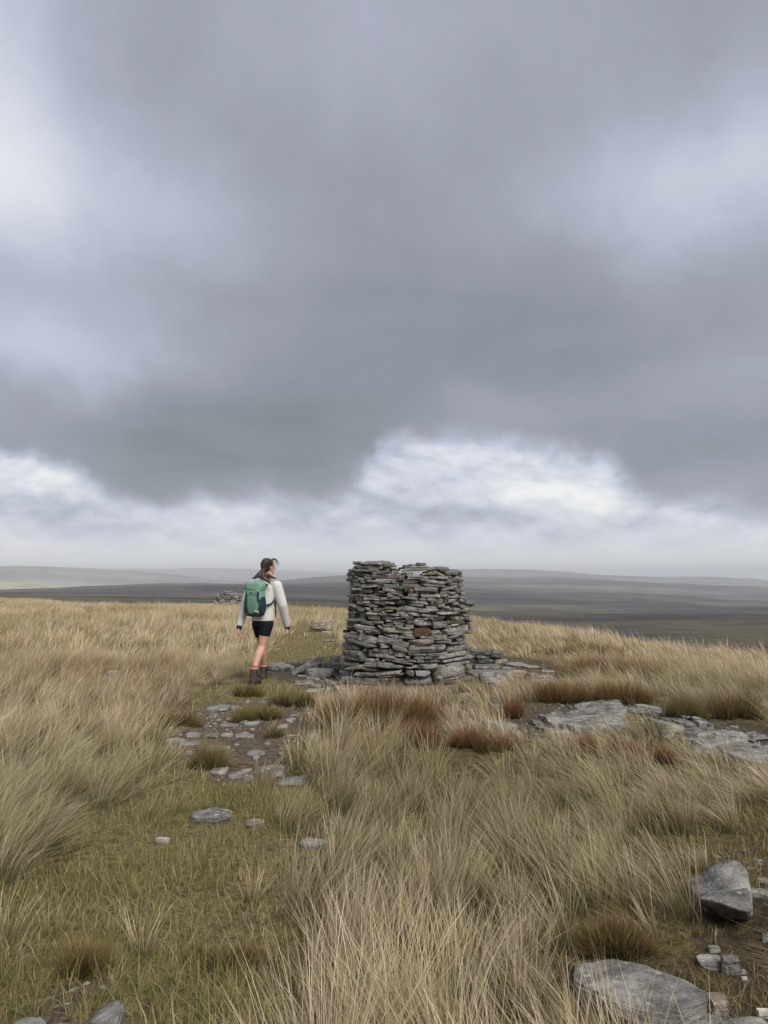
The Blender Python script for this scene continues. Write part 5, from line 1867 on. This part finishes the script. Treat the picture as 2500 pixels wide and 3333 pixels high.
    def bez(a, b_, c, d, n=9):
        return [a * (1 - t) ** 3 + b_ * 3 * t * (1 - t) ** 2 + c * 3 * t * t * (1 - t) + d * t ** 3 for t in np.linspace(0, 1, n)]
    for q in range(34):
        jx = lambda s: rg.gauss(0, s)
        a0 = J(850 + jx(25), 205 + jx(14), YC + 0.04 + jx(0.03))
        strand(bez(L_(a0), L_(J(880 + jx(15), 150 + jx(15), YC + 0.05)), L_(J(960 + jx(14), 200 + jx(22), YC + 0.06)), L_(J(925 + jx(22), 275 + jx(25), YC + 0.05))))
    for q in range(40):
        jx = lambda s: rg.gauss(0, s)
        a0 = J(720 + jx(12), 350 + jx(10), YC - 0.11)
        tx, ty = rg.choice([(565, 482), (840, 560), (920, 470), (560, 470), (830, 550)])
        strand(bez(L_(a0), L_(J(690 + jx(30), 420 + jx(20), YC - 0.17)), L_(J((tx + 700) / 2 + jx(30), (ty + 430) / 2 + jx(18), YC - 0.19)), L_(J(tx + jx(22), ty + jx(14), YC - 0.19))), r=0.003)
    for q in range(40):
        jx = lambda s: rg.gauss(0, s)
        a0 = J(720 + rg.uniform(-15, 190), 200 + jx(12) + rg.uniform(0, 60), YC - 0.03)
        strand(bez(L_(a0), L_(J(745 + jx(40), 235 + jx(10), YC - 0.10)), L_(J(720 + jx(25), 290 + jx(10), YC - 0.115)), L_(tie + np.array([jx(0.01), 0, jx(0.01)]))), r=0.003)
    mesh_obj('hair_strands', V, F_, HAIR, hair, True)
    return hem


HEM = build_walker()


# ------------------------------------------------------------------ backpack
def rbox(c, hw, hd, hh, expo=5.0, n=(8, 6, 10), taper_top=0.0, taper_bot=0.0, bulge=0.0, axes=None, lump=0.0, seed=0):
    P, fs = cube_topo(*n)
    Q = np.sign(P) * np.abs(P) ** 0.85
    nr = (np.abs(Q) ** expo).sum(1) ** (1 / expo)
    Q = Q / nr[:, None]
    k = 1 - taper_top * np.clip(Q[:, 2], 0, 1) ** 2 - taper_bot * np.clip(-Q[:, 2], 0, 1) ** 2
    X = Q[:, 0] * hw * k
    Y = Q[:, 1] * hd * k * (1 + bulge * (1 - Q[:, 2] ** 2))
    Z = Q[:, 2] * hh
    if lump:
        X = X + (fbm(Q[:, 1] * 2 + seed, Q[:, 2] * 2.5, seed, 3) - 0.5) * lump
        Y = Y + (fbm(Q[:, 0] * 2 + seed, Q[:, 2] * 2.5, seed + 3, 3) - 0.5) * lump
        Z = Z + (fbm(Q[:, 0] * 2 + seed, Q[:, 1] * 2, seed + 9, 3) - 0.5) * lump
    r, f = (RT, FW) if axes is None else axes
    return [np.array(c) + r * x + f * y + UP * z for x, y, z in zip(X, Y, Z)], fs


def build_backpack():
    c = HEM + UP * 0.285 - FW * 0.205 - RT * 0.004
    root = empty('backpack', tuple(c - UP * 0.22))
    tag(root, 'sage green hiking backpack with dark side pockets on the walker', 'backpack')
    pr = np.array(root.location)

    def part(name, vf, mat, parent=root):
        return mesh_obj(name, [np.array(v) - pr for v in vf[0]], vf[1], mat, parent, True, radians(50))
    part('main_compartment', rbox(c, 0.118, 0.080, 0.205, 4.5, taper_bot=0.12, bulge=0.06, lump=0.012, seed=2), SAGE)
    fp = part('front_panel', rbox(c - FW * 0.062 - UP * 0.045, 0.082, 0.034, 0.150, 4.0, taper_bot=0.15, bulge=0.2, lump=0.008, seed=5), SAGE2)
    lid = part('lid', rbox(c + UP * 0.165 - FW * 0.014, 0.124, 0.094, 0.066, 4.0, taper_bot=0.02, lump=0.020, seed=8), SAGE)
    part('lid_flap', rbox(c + UP * 0.095 - FW * 0.088, 0.105, 0.016, 0.042, 4.0, taper_bot=0.18, lump=0.008, seed=21), SAGE, lid)
    part('base', rbox(c - UP * 0.185 - FW * 0.004, 0.112, 0.085, 0.036, 4.0, taper_bot=0.25, lump=0.006, seed=4), PINE)
    for sgn in (1, -1):
        part('side_pocket', rbox(c + RT * 0.105 * sgn - UP * 0.075 - FW * 0.012, 0.026, 0.076, 0.115, 3.6, taper_top=0.12, taper_bot=0.1, lump=0.012, seed=11 + sgn), TEAL)
        s = Shape().chain([c + RT * 0.085 * sgn + UP * 0.095 - FW * 0.100, c + RT * 0.088 * sgn + UP * 0.05 - FW * 0.104, c + RT * 0.090 * sgn - UP * 0.02 - FW * 0.098], [0.010, 0.009, 0.009])
        part('compression_strap', (s.v, s.f), TEAL)
        s = Shape().chain([c + RT * 0.075 * sgn + UP * 0.17 + FW * 0.07, HEM + UP * 0.475 + RT * 0.10 * sgn, HEM + UP * 0.43 + RT * 0.115 * sgn + FW * 0.105, HEM + UP * 0.27 + RT * 0.13 * sgn + FW * 0.125,
                           HEM + UP * 0.20 + RT * 0.158 * sgn + FW * 0.03], [0.018, 0.020, 0.020, 0.018, 0.010], )
        part('shoulder_strap', (s.v, s.f), PINE)
        s = Shape().chain([c + RT * 0.108 * sgn - UP * 0.09 + FW * 0.02, HEM + UP * 0.225 + RT * 0.150 * sgn - FW * 0.06, HEM + UP * 0.27 + RT * 0.162 * sgn - FW * 0.005], [0.013, 0.013, 0.011])
        part('strap_webbing', (s.v, s.f), PINE)
    b = part('buckle', rbox(c + UP * 0.088 - FW * 0.104 - RT * 0.012, 0.010, 0.006, 0.009, 6.0, n=(3, 3, 3)), TEAL)
    # the small white tag low on the right of the front
    r2 = RT * cos(-0.25) + UP * sin(-0.25)
    tc = c + RT * 0.072 - UP * 0.150 - FW * 0.1015
    V = [tc + RT * x + UP * (z - x * 0.28) - FW * y for x in (-0.026, 0.026) for z in (-0.010, 0.010) for y in (0.0, 0.004)]
    Fq = [(0, 1, 3, 2), (4, 6, 7, 5), (0, 4, 5, 1), (2, 3, 7, 6), (0, 2, 6, 4), (1, 5, 7, 3)]
    tg = part('label_tag', (V, Fq), WHITE)
    V = [tc + RT * x + UP * (z - x * 0.28) - FW * y for x in (-0.004, 0.020) for z in (-0.003, 0.003) for y in (0.002, 0.0052)]
    part('tag_print', (V, Fq), INK, tg)
    hb = Shape().chain([HEM + RT * 0.150 + UP * 0.20 + FW * 0.06, HEM + RT * 0.155 + UP * 0.12 + FW * 0.065, HEM + RT * 0.150 + UP * 0.05 + FW * 0.07], [0.008, 0.010, 0.006])
    part('loose_strap', (hb.v, hb.f), TEAL)


build_backpack()
